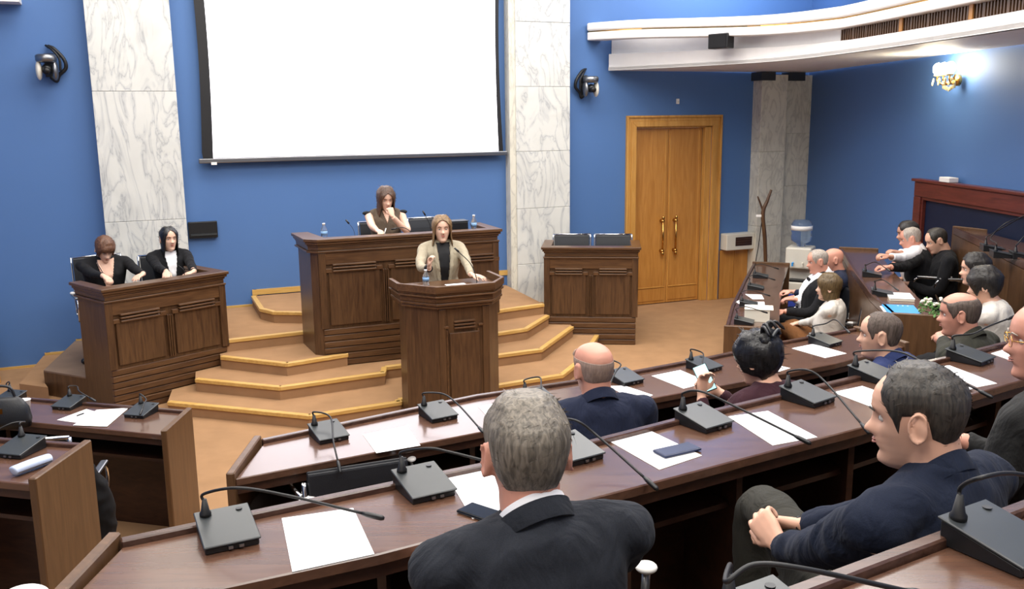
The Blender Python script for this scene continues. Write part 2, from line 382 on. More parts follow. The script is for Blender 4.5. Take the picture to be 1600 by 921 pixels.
# ================================================================ curved desk rows
def desk_row(label, F, Nn, zt, zf, zfront, group=None, ends=(1, 1), div=None, pm='panel'):
    root = thing('desk_row', label, 'desk', (F[0][0], F[0][1], zfront), 0, group)
    ox, oy = F[0]; f = lambda L_: [(p[0]-ox, p[1]-oy) for p in L_]
    Fp, Np = f(F), f(Nn); D = -zfront
    s = 1 if (Np[0][1]-Fp[0][1])*(Fp[1][0]-Fp[0][0])-(Np[0][0]-Fp[0][0])*(Fp[1][1]-Fp[0][1]) > 0 else -1
    Fi = off_poly(Fp, .03*s); Fi2 = off_poly(Fp, .05*s); Ni = off_poly(Np, -.02*s)
    obj('worktop', ST(Fi, Np, zt-.035+D, zt+D), M['desk'], root, bevel=.004, seg=1)
    obj('back_rail', ST(Fp, Fi, zt-.05+D, zt+.018+D), M['rail'], root, bevel=.004, seg=1)
    obj('front_panel', ST(Fp, Fi, 0, zt-.052+D), M['dark'], root)
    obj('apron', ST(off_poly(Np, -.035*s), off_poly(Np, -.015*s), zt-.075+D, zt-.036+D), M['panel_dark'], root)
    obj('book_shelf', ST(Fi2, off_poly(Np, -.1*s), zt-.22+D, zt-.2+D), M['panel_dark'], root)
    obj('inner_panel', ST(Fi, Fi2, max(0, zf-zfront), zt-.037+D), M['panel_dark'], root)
    zl = zf+D
    for k, on in ((0, ends[0]), (-1, ends[1])):
        if not on: continue
        a, b = Vector(Fp[k]), Vector(Np[k]); t = (b-a).normalized(); n = Vector((-t.y, t.x))
        out = Vector(Fp[k])-Vector(Fp[1 if k == 0 else -2]); 
        if n.dot(out) < 0: n = -n
        a2, b2 = a-t*.01, b+t*.012
        bm = bmesh.new(); q = [a2, b2, b2+n*.035, a2+n*.035]
        z0 = max(0, zl) if k == 0 and zl < .3 else 0
        prism(bm, [(p.x, p.y) for p in q], 0, zt+.03+D)
        obj('end_panel', bm, M[pm], root, bevel=.005, seg=1)
    for i in (div if div is not None else range(1, len(F)-1)):
        a, b = Vector(Fp[i]), Vector(Np[i]); t = (b-a).normalized(); n = Vector((-t.y, t.x))*.012
        q = [a+t*.05-n, b-t*.06-n, b-t*.06+n, a+t*.05+n]
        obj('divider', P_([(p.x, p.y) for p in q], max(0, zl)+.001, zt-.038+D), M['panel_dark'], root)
    return root
desk_row('curved brown desk row the bald man and the dark-haired woman with the phone sit at', C1F, C1N, Z1, F1, 0)
desk_row('curved brown desk row in front of the grey-haired man seen from behind', C2F, C2N, Z2, F2, F1)
desk_row('desk row cut off by the lower right corner of the photo', C3F, C3N, Z3, F3, F2)
desk_row('low dark desk row with white papers in front of the man with the bow tie', R0F, R0N, Z0, 0, 0)
desk_row('right-hand desk row carrying the blue folder', R1F, R1N, Z1, F1, 0, pm='panel')
desk_row('dark desk row at the far right below the framed window', R2F, R2N, Z2, F2, F1)
desk_row('left desk row with a paper cup, nearest the stage', L0F, L0N, Z0, 0, 0)
desk_row('left desk row carrying a glasses case, at the left edge', L1F, L1N, Z1, F1, 0)

# ================================================================ balcony
BL = [(1.29, 12.15), (2.1, 11.5), (2.75, 10.85), (3.12, 10.2), (3.36, 9.2), (3.55, 8.0), (3.7, 6.6), (3.85, 4), (3.85, 0)]
BR = [(1.0, 12.05), (1.6, 11.42), (2.3, 10.95), (2.9, 10.35), (3.27, 9.3), (3.47, 8.05), (3.63, 6.6), (3.78, 4), (3.78, 0)]
BLs = [tuple(p)[:2] for p in spline([(*p, 0) for p in BL], 5)]; BRs = [tuple(p)[:2] for p in spline([(*p, 0) for p in BR], 5)]
bal = bpy.data.objects.new('balcony', None); link(bal); struct(bal)
def zz_(a, b): return [a+(b-a)*min(1, i/20)**1.2 for i in range(len(BLs))]
ZF, ZG, ZR0, ZR1, ZR2, ZR3 = zz_(3.41, 3.325), zz_(3.57, 3.435), zz_(3.575, 3.44), zz_(3.675, 3.53), zz_(3.69, 3.545), zz_(3.79, 3.65)
def poly_wall(line): return line+[(4.55, 0), (4.6, 6), (4.58, 8.4), (4.48, 10.2), (4.28, 13.36), W(3.4, WV-.01)]
obj('soffit', P_(poly_wall(BLs), 3.2, 3.24), M['white'], bal)
obj('lower_fascia', strip2(BLs, off_poly(BLs, .06), [3.2]*len(BLs), ZF), M['white'], bal, bevel=.006, seg=1)
obj('recessed_band', strip2(off_poly(BLs, .07), off_poly(BLs, .1), [3.24]*len(BLs), ZR1), M['white'], bal)
obj('rail_lower_band', strip2(BRs, off_poly(BRs, .22), ZR0, ZR1), M['white'], bal, bevel=.012, seg=2)
obj('rail_groove', strip2(off_poly(BRs, .02), off_poly(BRs, .2), ZR1, ZR2), M['gold'], bal)
obj('rail_upper_band', strip2(off_poly(BRs, -.01), off_poly(BRs, .24), ZR2, ZR3), M['white'], bal, bevel=.02, seg=2)
# wooden slat grille
gs = BLs[19:]; gl = bpy.data.objects.new('slatted_grille', None); link(gl, bal)
obj('grille_back', ST(off_poly(gs, .04), off_poly(gs, .065), 3.335, 3.435), M['dark'], gl)
bm = bmesh.new(); acc = 0; posts = bmesh.new()
for i in range(len(gs)-1):
    a, b = Vector(gs[i]), Vector(gs[i+1]); L_ = (b-a).length; t = (b-a).normalized(); n = Vector((-t.y, t.x))
    if a.y < 2: break
    d = 0
    while d < L_:
        p = a+t*d+n*.012; q = [p, p+t*.018, p+t*.018+n*.03, p+n*.03]
        prism(bm, [(x.x, x.y) for x in q], 3.328, 3.437); d += .04; acc += 1
        if acc % 28 == 0: prism(posts, [(x.x, x.y) for x in (p-n*.01, p+t*.05-n*.01, p+t*.05+n*.03, p+n*.03)], 3.326, 3.44)
o = obj('slats', bm, M['panel'], gl); o['kind'] = 'stuff'; obj('grille_posts', posts, M['door'], gl)
struct(at_stage(obj('trim_12', B(-4.5, -3.40, WV-.25, WV, 3.8, 4.1), M['white'])))
# door
dr = bpy.data.objects.new('door_1', None); link(dr); struct(dr); at_stage(dr)
def bar(nm, u0, u1, v0, v1, z0, z1, m, par, bev=.004): return obj(nm, B(u0, u1, v0, v1, z0, z1), m, par, bevel=bev, seg=1)
bm = bmesh.new()
def casing(bm, prof):  # mitred architrave, prof = (inset, v0, v1) rings
    for i0, i1, v0 in prof:
        for (x0, x1, xa, xb) in ((3.63, 5.14, 1, -1),):
            o_ = [(x0+i0, 0), (x0+i0, 2.62-i0), (x1-i0, 2.62-i0), (x1-i0, 0)]; n_ = [(x0+i1, 0), (x0+i1, 2.62-i1), (x1-i1, 2.62-i1), (x1-i1, 0)]
            for k in range(3):
                q = [o_[k], o_[k+1], n_[k+1], n_[k]]
                vs = [bm.verts.new((p[0], v, p[1])) for v in (v0, WV+.001) for p in q]
                for f in ((0, 1, 2, 3), (7, 6, 5, 4), (0, 4, 5, 1), (1, 5, 6, 2), (2, 6, 7, 3), (3, 7, 4, 0)): bm.faces.new([vs[j] for j in f])
casing(bm, [(0, .03, WV-.05), (.03, .075, WV-.03), (.075, .15, WV-.04)])
obj('architrave', bm, M['frame'], dr, bevel=.004, seg=1)
bar('jamb', DO0, DO0+.02, WV, WV+.17, 0, DZ, M['frame'], dr); bar('jamb', DO1-.1, DO1, WV, WV+.17, 0, DZ, M['frame'], dr); bar('jamb', DO0, DO1, WV, WV+.17, DZ-.02, DZ, M['frame'], dr)
for k, (a, b) in enumerate(((3.802, 4.335), (4.341, 4.876))):
    lf = bar('door_leaf', a, b, WV+.06, WV+.1, .01, DZ-.022, M['door'], dr)
    bar('bottom_rail', a+.03, b-.03, WV+.052, WV+.06, .05, .22, M['door'], lf, .002)
    bar('groove_bead', a+.03, b-.03, WV+.048, WV+.06, .235, .25, M['frame'], lf, .002)
    for x in (a+.02, b-.05): bar('stile_bead', x, x+.012, WV+.052, WV+.06, .26, DZ-.06, M['frame'], lf, .002)
    hx = 4.24 if k == 0 else 4.45
    h = obj('pull_handle', T_([(hx, WV-.0, 1.18), (hx, WV-.0, .76)], .014), M['gold'], lf, smooth=True)
    for z in (1.18, .76):
        obj('handle_mount', T_([(hx, WV+.06, z), (hx, WV-.012, z)], [.024, .02], 12), M['gold'], lf, smooth=True)
        bm = bmesh.new(); ell(bm, (hx, WV-.0, z+(.04 if z > 1 else -.04)), (.02, .02, .035)); obj('finial', bm, M['gold'], lf, smooth=True)
# oak dado below the convector
bm = bmesh.new(); box(bm, 5.18, 5.42, WV-.03, WV, 0, .71); box(bm, 5.425, 5.655, WV-.03, WV, 0, .71)
struct(at_stage(obj('trim_13', bm, M['door'], bevel=.004, seg=1)))
# convector box on the wall
def st_thing(name, label, cat, u, v, z, rz=0, group=None):
    p = W(u, v); return thing(name, label, cat, (p[0], p[1], z), SA+rz, group)
t = st_thing('wall_heater', 'off-white boxy unit on the wall between the oak door and the grey pilaster', 'heater', 5.47, WV, .72)
obj('casing', B(-.28, .19, -.16, 0, 0, .235), M['ac'], t, bevel=.012); obj('opening', B(-.13, .15, -.163, -.158, .06, .185), M['panel_dark'], t)
for k in range(3): obj('louvre', B(-.12, .14, -.168, -.162, .085+k*.035, .093+k*.035), M['dark'], t)
# ================================================================ projection screen
sc = st_thing('projection_screen', 'large white lit projection screen with black side edges hanging on the blue wall', 'screen', 0, WV-.1, 2.16)
def bow(z): return .045*sin(pi*min(1, z/2.6))
def screen_mesh(u0f, u1f, z0, z1, y0, y1, n=24):
    bm = bmesh.new(); L_ = []
    for i in range(n+1):
        z = z0+(z1-z0)*i/n; L_.append([bm.verts.new((x, y, z)) for x, y in ((u0f(z), y0), (u1f(z), y0), (u1f(z), y1), (u0f(z), y1))])
    for a, b in zip(L_, L_[1:]):
        for k in range(4): bm.faces.new((a[k], a[(k+1) % 4], b[(k+1) % 4], b[k]))
    bm.faces.new(L_[0][::-1]); bm.faces.new(L_[-1]); return bm
obj('black_border', screen_mesh(lambda z: -1.775+bow(z)+.02*(z < .1), lambda z: 1.83-bow(z), .0, 2.55, 0, .008), M['rubber'], sc)
obj('white_surface', screen_mesh(lambda z: -1.655+bow(z)*.7, lambda z: 1.765-bow(z)*.6, .045, 2.55, -.006, -.001), M['screen'], sc)
obj('bottom_bar', B(-1.81, 1.88, -.02, .03, -.012, .04), M['metal'], sc, bevel=.008)
obj('end_weight', B(-1.68, -1.62, -.03, .0, -.03, 0), M['white'], sc)
obj('housing', B(-1.9, 1.95, -.08, .1, 2.55, 2.75), M['white'], sc, bevel=.01)
# black wall box
t = st_thing('wall_box', 'flat black box on the blue wall beside the left marble pilaster', 'wall box', -1.8, WV, 1.31)
obj('case', B(-.17, .14, -.06, 0, 0, .185), M['plastic_side'], t, bevel=.006); obj('shelf_lip', B(-.15, .13, -.075, -.06, .03, .05), M['plastic'], t)
t = st_thing('motion_sensor', 'tiny white sensor on the blue wall above the oak door', 'sensor', 4.42, WV, 2.8)
obj('body', B(-.02, .02, -.03, 0, -.03, .04), M['white'], t, bevel=.006); obj('lens', B(-.012, .012, -.034, -.03, -.015, .01), M['ac'], t)
# pan-tilt cameras
def ptz(label, u, z, flip=1):
    t = st_thing('wall_camera', label, 'camera', u, WV, z)
    obj('wall_bracket', B(-.05, .05, -.02, 0, -.12, .12), M['plastic_side'], t, bevel=.006)
    obj('arm', B(-.03, .03, -.16, -.02, .06, .09), M['plastic_side'], t, bevel=.004)
    obj('base', Lt([(0, .02), (.085, .02), (.1, .04), (.1, .085), (.08, .1), (0, .1)], 24, (-.02*flip, -.17)), M['metal'], t, smooth=True)
    for s in (-1, 1):
        bm = bmesh.new(); ell(bm, (-.02*flip+s*.075, -.17, -.06), (.032, .06, .1)); obj('yoke', bm, M['metal' if s*flip > 0 else 'ac'], t, smooth=True)
    bm = bmesh.new(); ell(bm, (-.02*flip, -.18, -.05), (.05, .065, .055)); h = obj('camera_head', bm, M['plastic_side'], t, smooth=True)
    obj('lens', T_([(-.02*flip, -.22, -.06), (-.02*flip, -.26, -.075)], [.035, .032], 16), M['rubber'], h, smooth=True)
    obj('cable', T_(spline([(.0, -.03, .19), (.06*flip, -.06, .16), (.14*flip, -.08, .06), (.15*flip, -.07, -.03), (.08*flip, -.05, -.1), (.05*flip, -.04, -.16), (0, -.03, -.12)]), .02, 8), M['rubber'], t, smooth=True)
    obj('cable', T_(spline([(-.02*flip, -.03, .2), (.05*flip, -.1, .14), (.1*flip, -.11, .06), (.1*flip, -.1, -.06)]), .012, 8), M['rubber'], t, smooth=True)
    return t
ptz('pan-tilt camera on the blue wall left of the left marble pilaster', -3.2, 3.2, 1)
ptz('pan-tilt camera on the blue wall between the right pilaster and the balcony', 3.0, 3.02, -1)
# speaker under the balcony rail
t = thing('loudspeaker', 'small black box speaker fixed to the balcony front', 'speaker', (2.50, 10.93, 3.37), RD(-45))
obj('cabinet', B(-.13, .13, -.13, .02, 0, .17), M['plastic_side'], t, bevel=.01); obj('mesh_front', B(-.115, .115, -.136, -.13, .012, .158), M['black'], t)
# sconce
t = thing('wall_sconce', 'glowing crystal wall light on the right blue wall below the balcony', 'lamp', (4.5, 9.35, 2.93), RD(-90))
obj('backplate', T_([(0, .02, 0), (0, -.02, 0)], .06, 16), M['gold'], t, smooth=True)
for k, dx in enumerate((-.13, 0, .13)):
    obj('arm', T_(spline([(0, -.02, 0), (dx*.6, -.09, -.04), (dx, -.14, .0), (dx, -.14, .04)]), .009), M['gold'], t, smooth=True)
    bm = bmesh.new(); lathe(bm, [(0, .035), (.035, .045), (.04, .06), (0, .055)], 14, 0, (dx, -.14)); obj('drip_cup', bm, M['crystal'], t, smooth=True)
    bm = bmesh.new(); ell(bm, (dx, -.14, .115), (.05, .05, .062)); obj('bulb', bm, M['bulb'], t, smooth=True)
    for j in range(5):
        bm = bmesh.new(); a = j*1.26; ell(bm, (dx+.05*cos(a), -.14+.05*sin(a), -.0-.03*(j % 2)), (.011, .011, .024), seg=6, rings=4); obj('crystal_drop', bm, M['crystal'], t)
for j in range(7):
    bm = bmesh.new(); ell(bm, (-.12+.04*j, -.08, -.06-.03*(3-abs(j-3))/3), (.012, .012, .026), seg=6, rings=4); obj('crystal_drop', bm, M['crystal'], t)
l = bpy.data.lights.new('sconce_lamp', 'POINT'); l.energy = 24; l.color = (1, .86, .6); l.shadow_soft_size = .12
lo = bpy.data.objects.new('sconce_lamp', l); lo.location = (4.24, 9.38, 3.07); link(lo)
# framed window on the right wall
t = thing('framed_panel', 'mahogany framed dark blue panel on the right blue wall', 'window', (4.55, 8.95, 1.1), RD(-87))
Wd = 1.35
for nm, a in (('frame_rail', (-1.0, Wd, .62, .78)), ('frame_rail', (-1.0, Wd, 0, .08)), ('frame_post', (-1.0, -.86, .08, .62)), ('frame_post', (Wd-.14, Wd, .08, .62))):
    obj(nm, B(a[0], a[1], -.09, 0, a[2], a[3]), M['red'], t, bevel=.01)
obj('inner_bead', B(-.86, Wd-.14, -.07, -.03, .59, .62), M['red'], t, bevel=.004); obj('inner_bead', B(-.86, -.83, -.07, -.03, .08, .59), M['red'], t, bevel=.004)
obj('dark_pane', B(-.86, Wd-.14, -.03, -.01, .08, .6), M['navyglass'], t)
obj('top_moulding', B(-1.04, Wd+.04, -.11, 0, .78, .81), M['red'], t, bevel=.008)
t = tag(obj('paper_pad', B(-.1, .1, -.05, .05, 0, .05), M['white'], bevel=.006), 'small white box on top of the mahogany frame', 'box'); t.location = (4.47, 9.3, 1.912); t.rotation_euler = (0, 0, RD(-87))
# oak panel at the left edge
t = thing('oak_panel', 'golden oak panel with a slanted edge, cut off by the left edge', 'panel', (*W(-4.05, 2.9), 0), SA)
def slab(y0, y1, g):
    bm = bmesh.new(); pr = [(-.6, .0), (.13-g, .0), (.12-g, .35), (.07-g, .66), (.01-g, .86), (-.6, .86)]
    a_ = [bm.verts.new((x, y0, z)) for x, z in pr]; b_ = [bm.verts.new((x, y1, z)) for x, z in pr]; n = len(pr)
    bm.faces.new(a_); bm.faces.new(b_[::-1])
    for i in range(n): bm.faces.new((a_[i], a_[(i+1) % n], b_[(i+1) % n], b_[i]))
    return bm
obj('front_board', slab(-.02, .02, 0), M['frame'], t, bevel=.005); obj('back_board', slab(.022, .05, .03), M['door'], t, bevel=.005)
# water cooler
t = thing('water_cooler', 'white water cooler with blue bottle by the grey pilaster', 'water cooler', (3.72, 11.55, 0), RD(-28)); t.scale = (1, 1, .965)
obj('cabinet', B(-.16, .16, -.16, .16, 0, .52), M['ac'], t, bevel=.02); obj('blue_door', B(-.13, .13, -.168, -.16, .12, .36), plain('cooler_blue', srgb('#3c50b0'), .3), t, bevel=.005)
obj('upper_cabinet', B(-.16, .16, -.16, .16, .7, .98), M['ac'], t, bevel=.02); obj('back_column', B(-.16, .16, -.02, .16, .52, .7), M['ac'], t)
obj('drip_tray', B(-.12, .12, -.15, -.03, .52, .55), M['plastic_side'], t, bevel=.005)
for x in (-.06, .06): obj('tap', T_([(x, -.16, .78), (x, -.2, .78), (x, -.2, .74)], .012), M['bluefolder' if x < 0 else 'ac'], t)
bt = obj('water_bottle', Lt([(0, .98), (.05, .98), (.06, 1.02), (.125, 1.06), (.13, 1.12), (.122, 1.15), (.13, 1.18), (.13, 1.28), (.1, 1.33), (0, 1.34)], 24), M['water'], t, smooth=True)
obj('bottle_label', Lt([(.131, 1.2), (.133, 1.2), (.133, 1.26), (.131, 1.26)], 24), M['white'], bt, smooth=True)
# curved wooden stand
t = thing('curved_stand', 'tall thin curved dark wooden pole with a cord, before the grey pilaster', 'stand', (3.32, 11.75, 0), 0)
obj('pole', T_(spline([(.02, 0, 0), (.02, 0, .5), (-.01, 0, 1.0), (-.05, 0, 1.35), (.0, 0, 1.52), (.045, 0, 1.66)]), [.015+.012*sin(pi*i/40) for i in range(41)], 8), M['dark'], t, smooth=True)
obj('branch', T_(spline([(-.045, 0, 1.36), (-.08, 0, 1.46), (-.13, 0, 1.58)]), [.012]*16+[.006], 6), M['dark'], t, smooth=True)
obj('cord', T_([(-.05, 0, 1.36), (-.1, -.02, .9), (-.17, -.04, .45)], .006, 5), M['rubber'], t)
obj('foot', Lt([(0, 0), (.2, 0), (.18, .04), (.03, .06), (0, .06)], 16), M['dark'], t, smooth=True)
obj('card', B(-.14, -.04, -.01, 0, 1.31, 1.34), M['white'], t)

# ================================================================ stage desks
def stage_desk(label, corner, ang, width, depth, z0, zt, panels=2, zbase=None, ch=0):
    """front-left corner (seen from the hall), ang = direction of the front edge"""
    t = thing('stage_desk', label, 'desk', (corner[0], corner[1], 0), ang)
    Wt, Dp = width, depth
    def plan(o_, bk=0):
        if not ch: return [(-o_, -o_), (Wt+o_, -o_), (Wt+o_, Dp+bk), (-o_, Dp+bk)]
        return [(-o_*.4, -o_), (Wt+o_, -o_), (Wt+o_, Dp+bk), (-ch-o_-.03, Dp+bk), (-ch-o_, ch-o_*.4)]
    def ring(o_, ins=.12, bk=0):   # raised parapet: front and sides, open at the back
        p = plan(o_, bk); x0 = p[0][0]; xi0 = -ch*.2+ins*.7; xi1 = Wt-ins*.7
        if ch: return [p[3], p[4], p[0], p[1], p[2], (xi1, Dp+bk), (xi1, ins), (xi0+.02, ins), (xi0-ch*.5, Dp+bk)]
        return [p[3], p[0], p[1], p[2], (xi1, Dp+bk), (xi1, ins), (xi0, ins), (xi0, Dp+bk)]
    obj('carcass', P_(plan(-.03), z0, zt-.137), M['dark'], t)
    obj('worktop', P_([(.05, .1), (Wt-.05, .1), (Wt-.05, Dp), (.05, Dp)], zt-.136, zt-.085), M['desk'], t)
    obj('parapet_ledge', P_(ring(.03, .12, .02), zt-.03, zt), M['darkx'], t, bevel=.006)
    for k, (o_, za, zb) in enumerate(((.015, .055, .031), (.0, .075, .056), (-.01, .115, .076), (.005, .135, .116))):
        obj('cornice_moulding', P_(ring(o_), zt-za, zt-zb), M['darkx'], t, bevel=.005)
    zb = zbase if zbase is not None else z0+.32
    top = zt-.27
    for x0, x1 in ((.0, .07), (Wt-.07, Wt)): obj('corner_stile', B(x0, x1, .005, .05, zb, zt-.136), M['dark'], t, bevel=.005)
    obj('frieze', B(.07, Wt-.07, .012, .05, top+.02, zt-.137), M['darkx'], t)
    pw = (Wt-.14-.07)/panels if panels > 1 else Wt-.14
    for k in range(panels):
        a = .07+k*(pw+.07); b = a+pw
        p = obj('door_panel', B(a+.02, b-.02, .01, .05, zb+.03, top-.03), M['dark'], t, bevel=.006)
        for j in range(3): obj('ridge', B(a+.06, b-.06, -.014, .03, top-.055+j*.03, top-.036+j*.03), M['darkx'], t, bevel=.006)
        for x in (a-.005, b-.055): obj('rosette', B(x, x+.06, .002, .05, top-.06, top-.02), M['darkx'], t, bevel=.004)
    if panels > 1:
        for j in range(3):
            x = .07+pw+.01+j*.02; obj('pilaster_bead', B(x, x+.012, -.002, .04, zb+.02, top-.06), M['dark'], t, bevel=.004)
    n = max(2, int(round((zb-z0)/.062))); hh = (zb-z0)/n
    for j in range(n):
        o_ = .02 if j % 2 else .012
        obj('plinth_board', B(.02-.0*j, Wt-.02, .03-o_, .06, z0+j*hh+.003, z0+(j+1)*hh-.004), M['darkx'], t, bevel=.006)
    return t
DLA, DLC = RD(49), (-3.59, 7.83)
stage_desk('long dark wood desk with two seated women behind it, left of the stage steps', DLC, DLA, 1.2, .6, .0, 1.17, 2, .42)
DRC = (.37, 10.32); DRA = RD(-6)
stage_desk('dark wood desk with nobody behind it, right of the lectern', DRC, DRA, 1.08, .6, .0, 1.15, 2, .33)
RC = W(-.92, 1.2)
stage_desk('long raised dark wood rostrum behind the speaker, under the projection screen', RC, SA, 1.84, .62, .24, 1.50, 3, .62, .09)
# lectern
t = st_thing('lectern', 'dark wood angular lectern the woman in the beige blazer stands at', 'lectern', 0, 0, 0)
def lect(o_, back=.34): return [(-.42-o_, back), (-.42-o_, .02), (-.2-o_*.5, -.24-o_), (.27+o_*.5, -.24-o_), (.42+o_, -.06), (.42+o_, back)]
obj('body', P_(lect(-.01, .22), 0, 1.06), M['dark'], t)
for x0, x1, za, zb in ((-.02, 0, 0, .09), (0, 0, 1.0, 1.03)):
    pass
obj('plinth', P_(lect(.012, .2), 0, .07), M['dark'], t, bevel=.006)
for o_, za, zb in ((.02, 1.035, 1.06), (.035, 1.062, 1.085), (.03, 1.087, 1.13), (.05, 1.132, 1.15)):
    obj('cornice_moulding', P_(lect(o_), za, zb), M['darkx'], t, bevel=.006)
obj('reading_top', P_(lect(.04), 1.151, 1.17), M['darkx'], t, bevel=.005)
L_ = lect(.055); Li = lect(.02)
obj('raised_rim', ST([(L_[0][0], .3)]+L_[1:5]+[(L_[5][0], .3)], [(Li[0][0], .3)]+Li[1:5]+[(Li[5][0], .3)], 1.17, 1.235), M['darkx'], t, bevel=.006)
for a, b in (((-.2, -.24), (.27, -.24)),):
    for x in (-.19, .2): obj('corner_stile', B(x, x+.06, -.245, -.2, .07, 1.03), M['dark'], t, bevel=.005)
    obj('front_panel', B(-.1, .17, -.25, -.2, .1, .82), M['dark'], t, bevel=.008)
    for j in range(3): obj('ridge', B(-.06, .13, -.258, -.22, .85+.028*j, .866+.028*j), M['darkx'], t, bevel=.005)
    for x in (-.13, .15): obj('bead', B(x, x+.012, -.248, -.22, .1, .84), M['darkx'], t, bevel=.003)
    for x in (-.15, .16): obj('rosette', B(x-.0, x+.04, -.25, -.22, .86, .88), M['darkx'], t, bevel=.003)
dl = Vector((cos(DLA), sin(DLA))); dn = Vector((-sin(DLA), cos(DLA)))
# ================================================================ chairs
def chair(label, x, y, z, yaw, group=None, high=1.0, base='star', arms=True, caps=False):
    """yaw = direction the sitter faces"""
    t = thing('office_chair', label, 'chair', (x, y, z), yaw-pi/2, group)
    obj('seat', B(-.24, .24, -.22, .25, .41, .47), M['leather'], t, bevel=.025, seg=3)
    bm = bmesh.new(); n = 8
    for i in range(n+1): pass
    zt = .47+.5*high
    pts = [(0, -.23, .46), (0, -.255, .6), (0, -.27, .75), (0, -.30, zt)]
    sp = spline(pts, 4)
    R_ = [[bm.verts.new((sx*.22, p.y+dy, p.z)) for sx, dy in ((-1, -.012), (1, -.012), (1, .018), (-1, .018))] for p in sp]
    for a, b in zip(R_, R_[1:]):
        for k in range(4): bm.faces.new((a[k], a[(k+1) % 4], b[(k+1) % 4], b[k]))
    bm.faces.new(R_[0]); bm.faces.new(R_[-1][::-1])
    obj('backrest', bm, M['leather'], t, bevel=.008)
    for s in (-1, 1):
        obj('side_frame', T_(spline([(s*.235, .2, .43), (s*.235, -.2, .43), (s*.235, -.255, .5), (s*.235, -.27, .7), (s*.235, -.305, zt+.01)], 5), .011, 8), M['chrome'], t, smooth=True)
        if arms:
            a = obj('armrest', T_(spline([(s*.27, .12, .44), (s*.275, .17, .56), (s*.275, .14, .655), (s*.275, 0, .665), (s*.27, -.2, .66), (s*.245, -.27, .64)], 5), .011, 8), M['chrome'], t, smooth=True)
            obj('arm_pad', B(s*.275-.022, s*.275+.022, -.12, .14, .667, .685), M['metal'], a, bevel=.008)
            bm = bmesh.new(); ell(bm, (s*.275, -.13, .688), (.024, .04, .014), seg=14, rings=8); obj('arm_cap', bm, M['white'], a, smooth=True)
    obj('crossbar', T_([(-.235, -.305, zt+.01), (.235, -.305, zt+.01)], .011, 8), M['chrome'], t, smooth=True)
    if caps:
        for s in (-1, 1):
            bm = bmesh.new(); ell(bm, (s*.225, -.30, zt+.025), (.042, .028, .02), seg=16, rings=10); obj('corner_cap', bm, M['white'], t, smooth=True)
    obj('column', T_([(0, 0, .1), (0, 0, .41)], .028, 12), M['plastic_side'], t, smooth=True)
    for k in range(5):
        a = k*2*pi/5+.3
        f = obj('foot', T_([(0, 0, .1), (.27*cos(a), .27*sin(a), .065)], [.026, .016], 8), M['chrome'], t, smooth=True)
        obj('castor', T_([(.27*cos(a)-.02*sin(a), .27*sin(a)+.02*cos(a), .028), (.27*cos(a)+.02*sin(a), .27*sin(a)-.02*cos(a), .028)], .028, 12), M['rubber'], f, smooth=True)
    return t

# ================================================================ microphone units
def mic(label, x, y, z, yaw, stem, group=None):
    """yaw = direction of the desk edge; stem = world points after the collar"""
    t = thing('microphone_unit', label, 'microphone', (x, y, z), yaw, group)
    bm = bmesh.new(); w_, d_ = .074, .085
    def wedge(bm, w0, y0, y1, zf0, zf1, zb0, zb1):
        v = [bm.verts.new(p) for p in ((-w0, y0, zf0), (w0, y0, zf0), (w0, y1, zb0), (-w0, y1, zb0), (-w0, y0, zf1), (w0, y0, zf1), (w0, y1, zb1), (-w0, y1, zb1))]
        for f in ((0, 3, 2, 1), (4, 5, 6, 7), (0, 1, 5, 4), (1, 2, 6, 5), (2, 3, 7, 6), (3, 0, 4, 7)): bm.faces.new([v[i] for i in f])
    wedge(bm, w_-.004, -d_+.006, d_-.004, 0, .018, 0, .05); obj('housing', bm, M['plastic_side'], t, bevel=.003, seg=1)
    bm = bmesh.new(); wedge(bm, w_, -d_, d_, .0185, .025, .0505, .057); obj('top_plate', bm, M['plastic'], t, bevel=.002, seg=1)
    for k in (-.012, .016): obj('button', B(k, k+.012, -d_-.003, -d_+.004, .008, .016), M['metal'], t)
    obj('speaker_dimple', Lt([(0, .0), (.009, 0), (.009, .0015), (0, .0015)], 12, (.045, .062)), M['plastic_side'], t).location.z = .0535
    mx, my = -.045, .062
    obj('collar', Lt([(0, .052), (.016, .052), (.016, .06), (.012, .066), (.006, .1), (0, .1)], 14, (mx, my)), M['rubber'], t, smooth=True)
    R_ = Matrix.Rotation(-yaw, 3, 'Z'); o_ = Vector((x, y, z))
    loc = [R_ @ (Vector(p)-o_) for p in stem]
    pts = spline([(mx, my, .09), (mx, my, .115)]+loc, 7); n = len(pts)
    obj('gooseneck', T_(pts, [.0042]*n, 8), M['rubber'], t, smooth=True)
    d = (pts[-1]-pts[-3]).normalized()
    obj('mic_head', T_([pts[-1]-d*.005, pts[-1]+d*.01, pts[-1]+d*.05, pts[-1]+d*.058], [.005, .0078, .0078, .004], 10), M['plastic_side'], t, smooth=True)
    return t
def sheet(label, pts, z, m='paper', group=None, th=.0012, name='paper_sheet', cat='paper'):
    c = [sum(p[i] for p in pts)/len(pts) for i in (0, 1)]
    o = obj(name, P_([(p[0]-c[0], p[1]-c[1]) for p in pts], 0, th), M[m]); o.location = (c[0], c[1], z+.0006)
    return tag(o, label, cat, group)
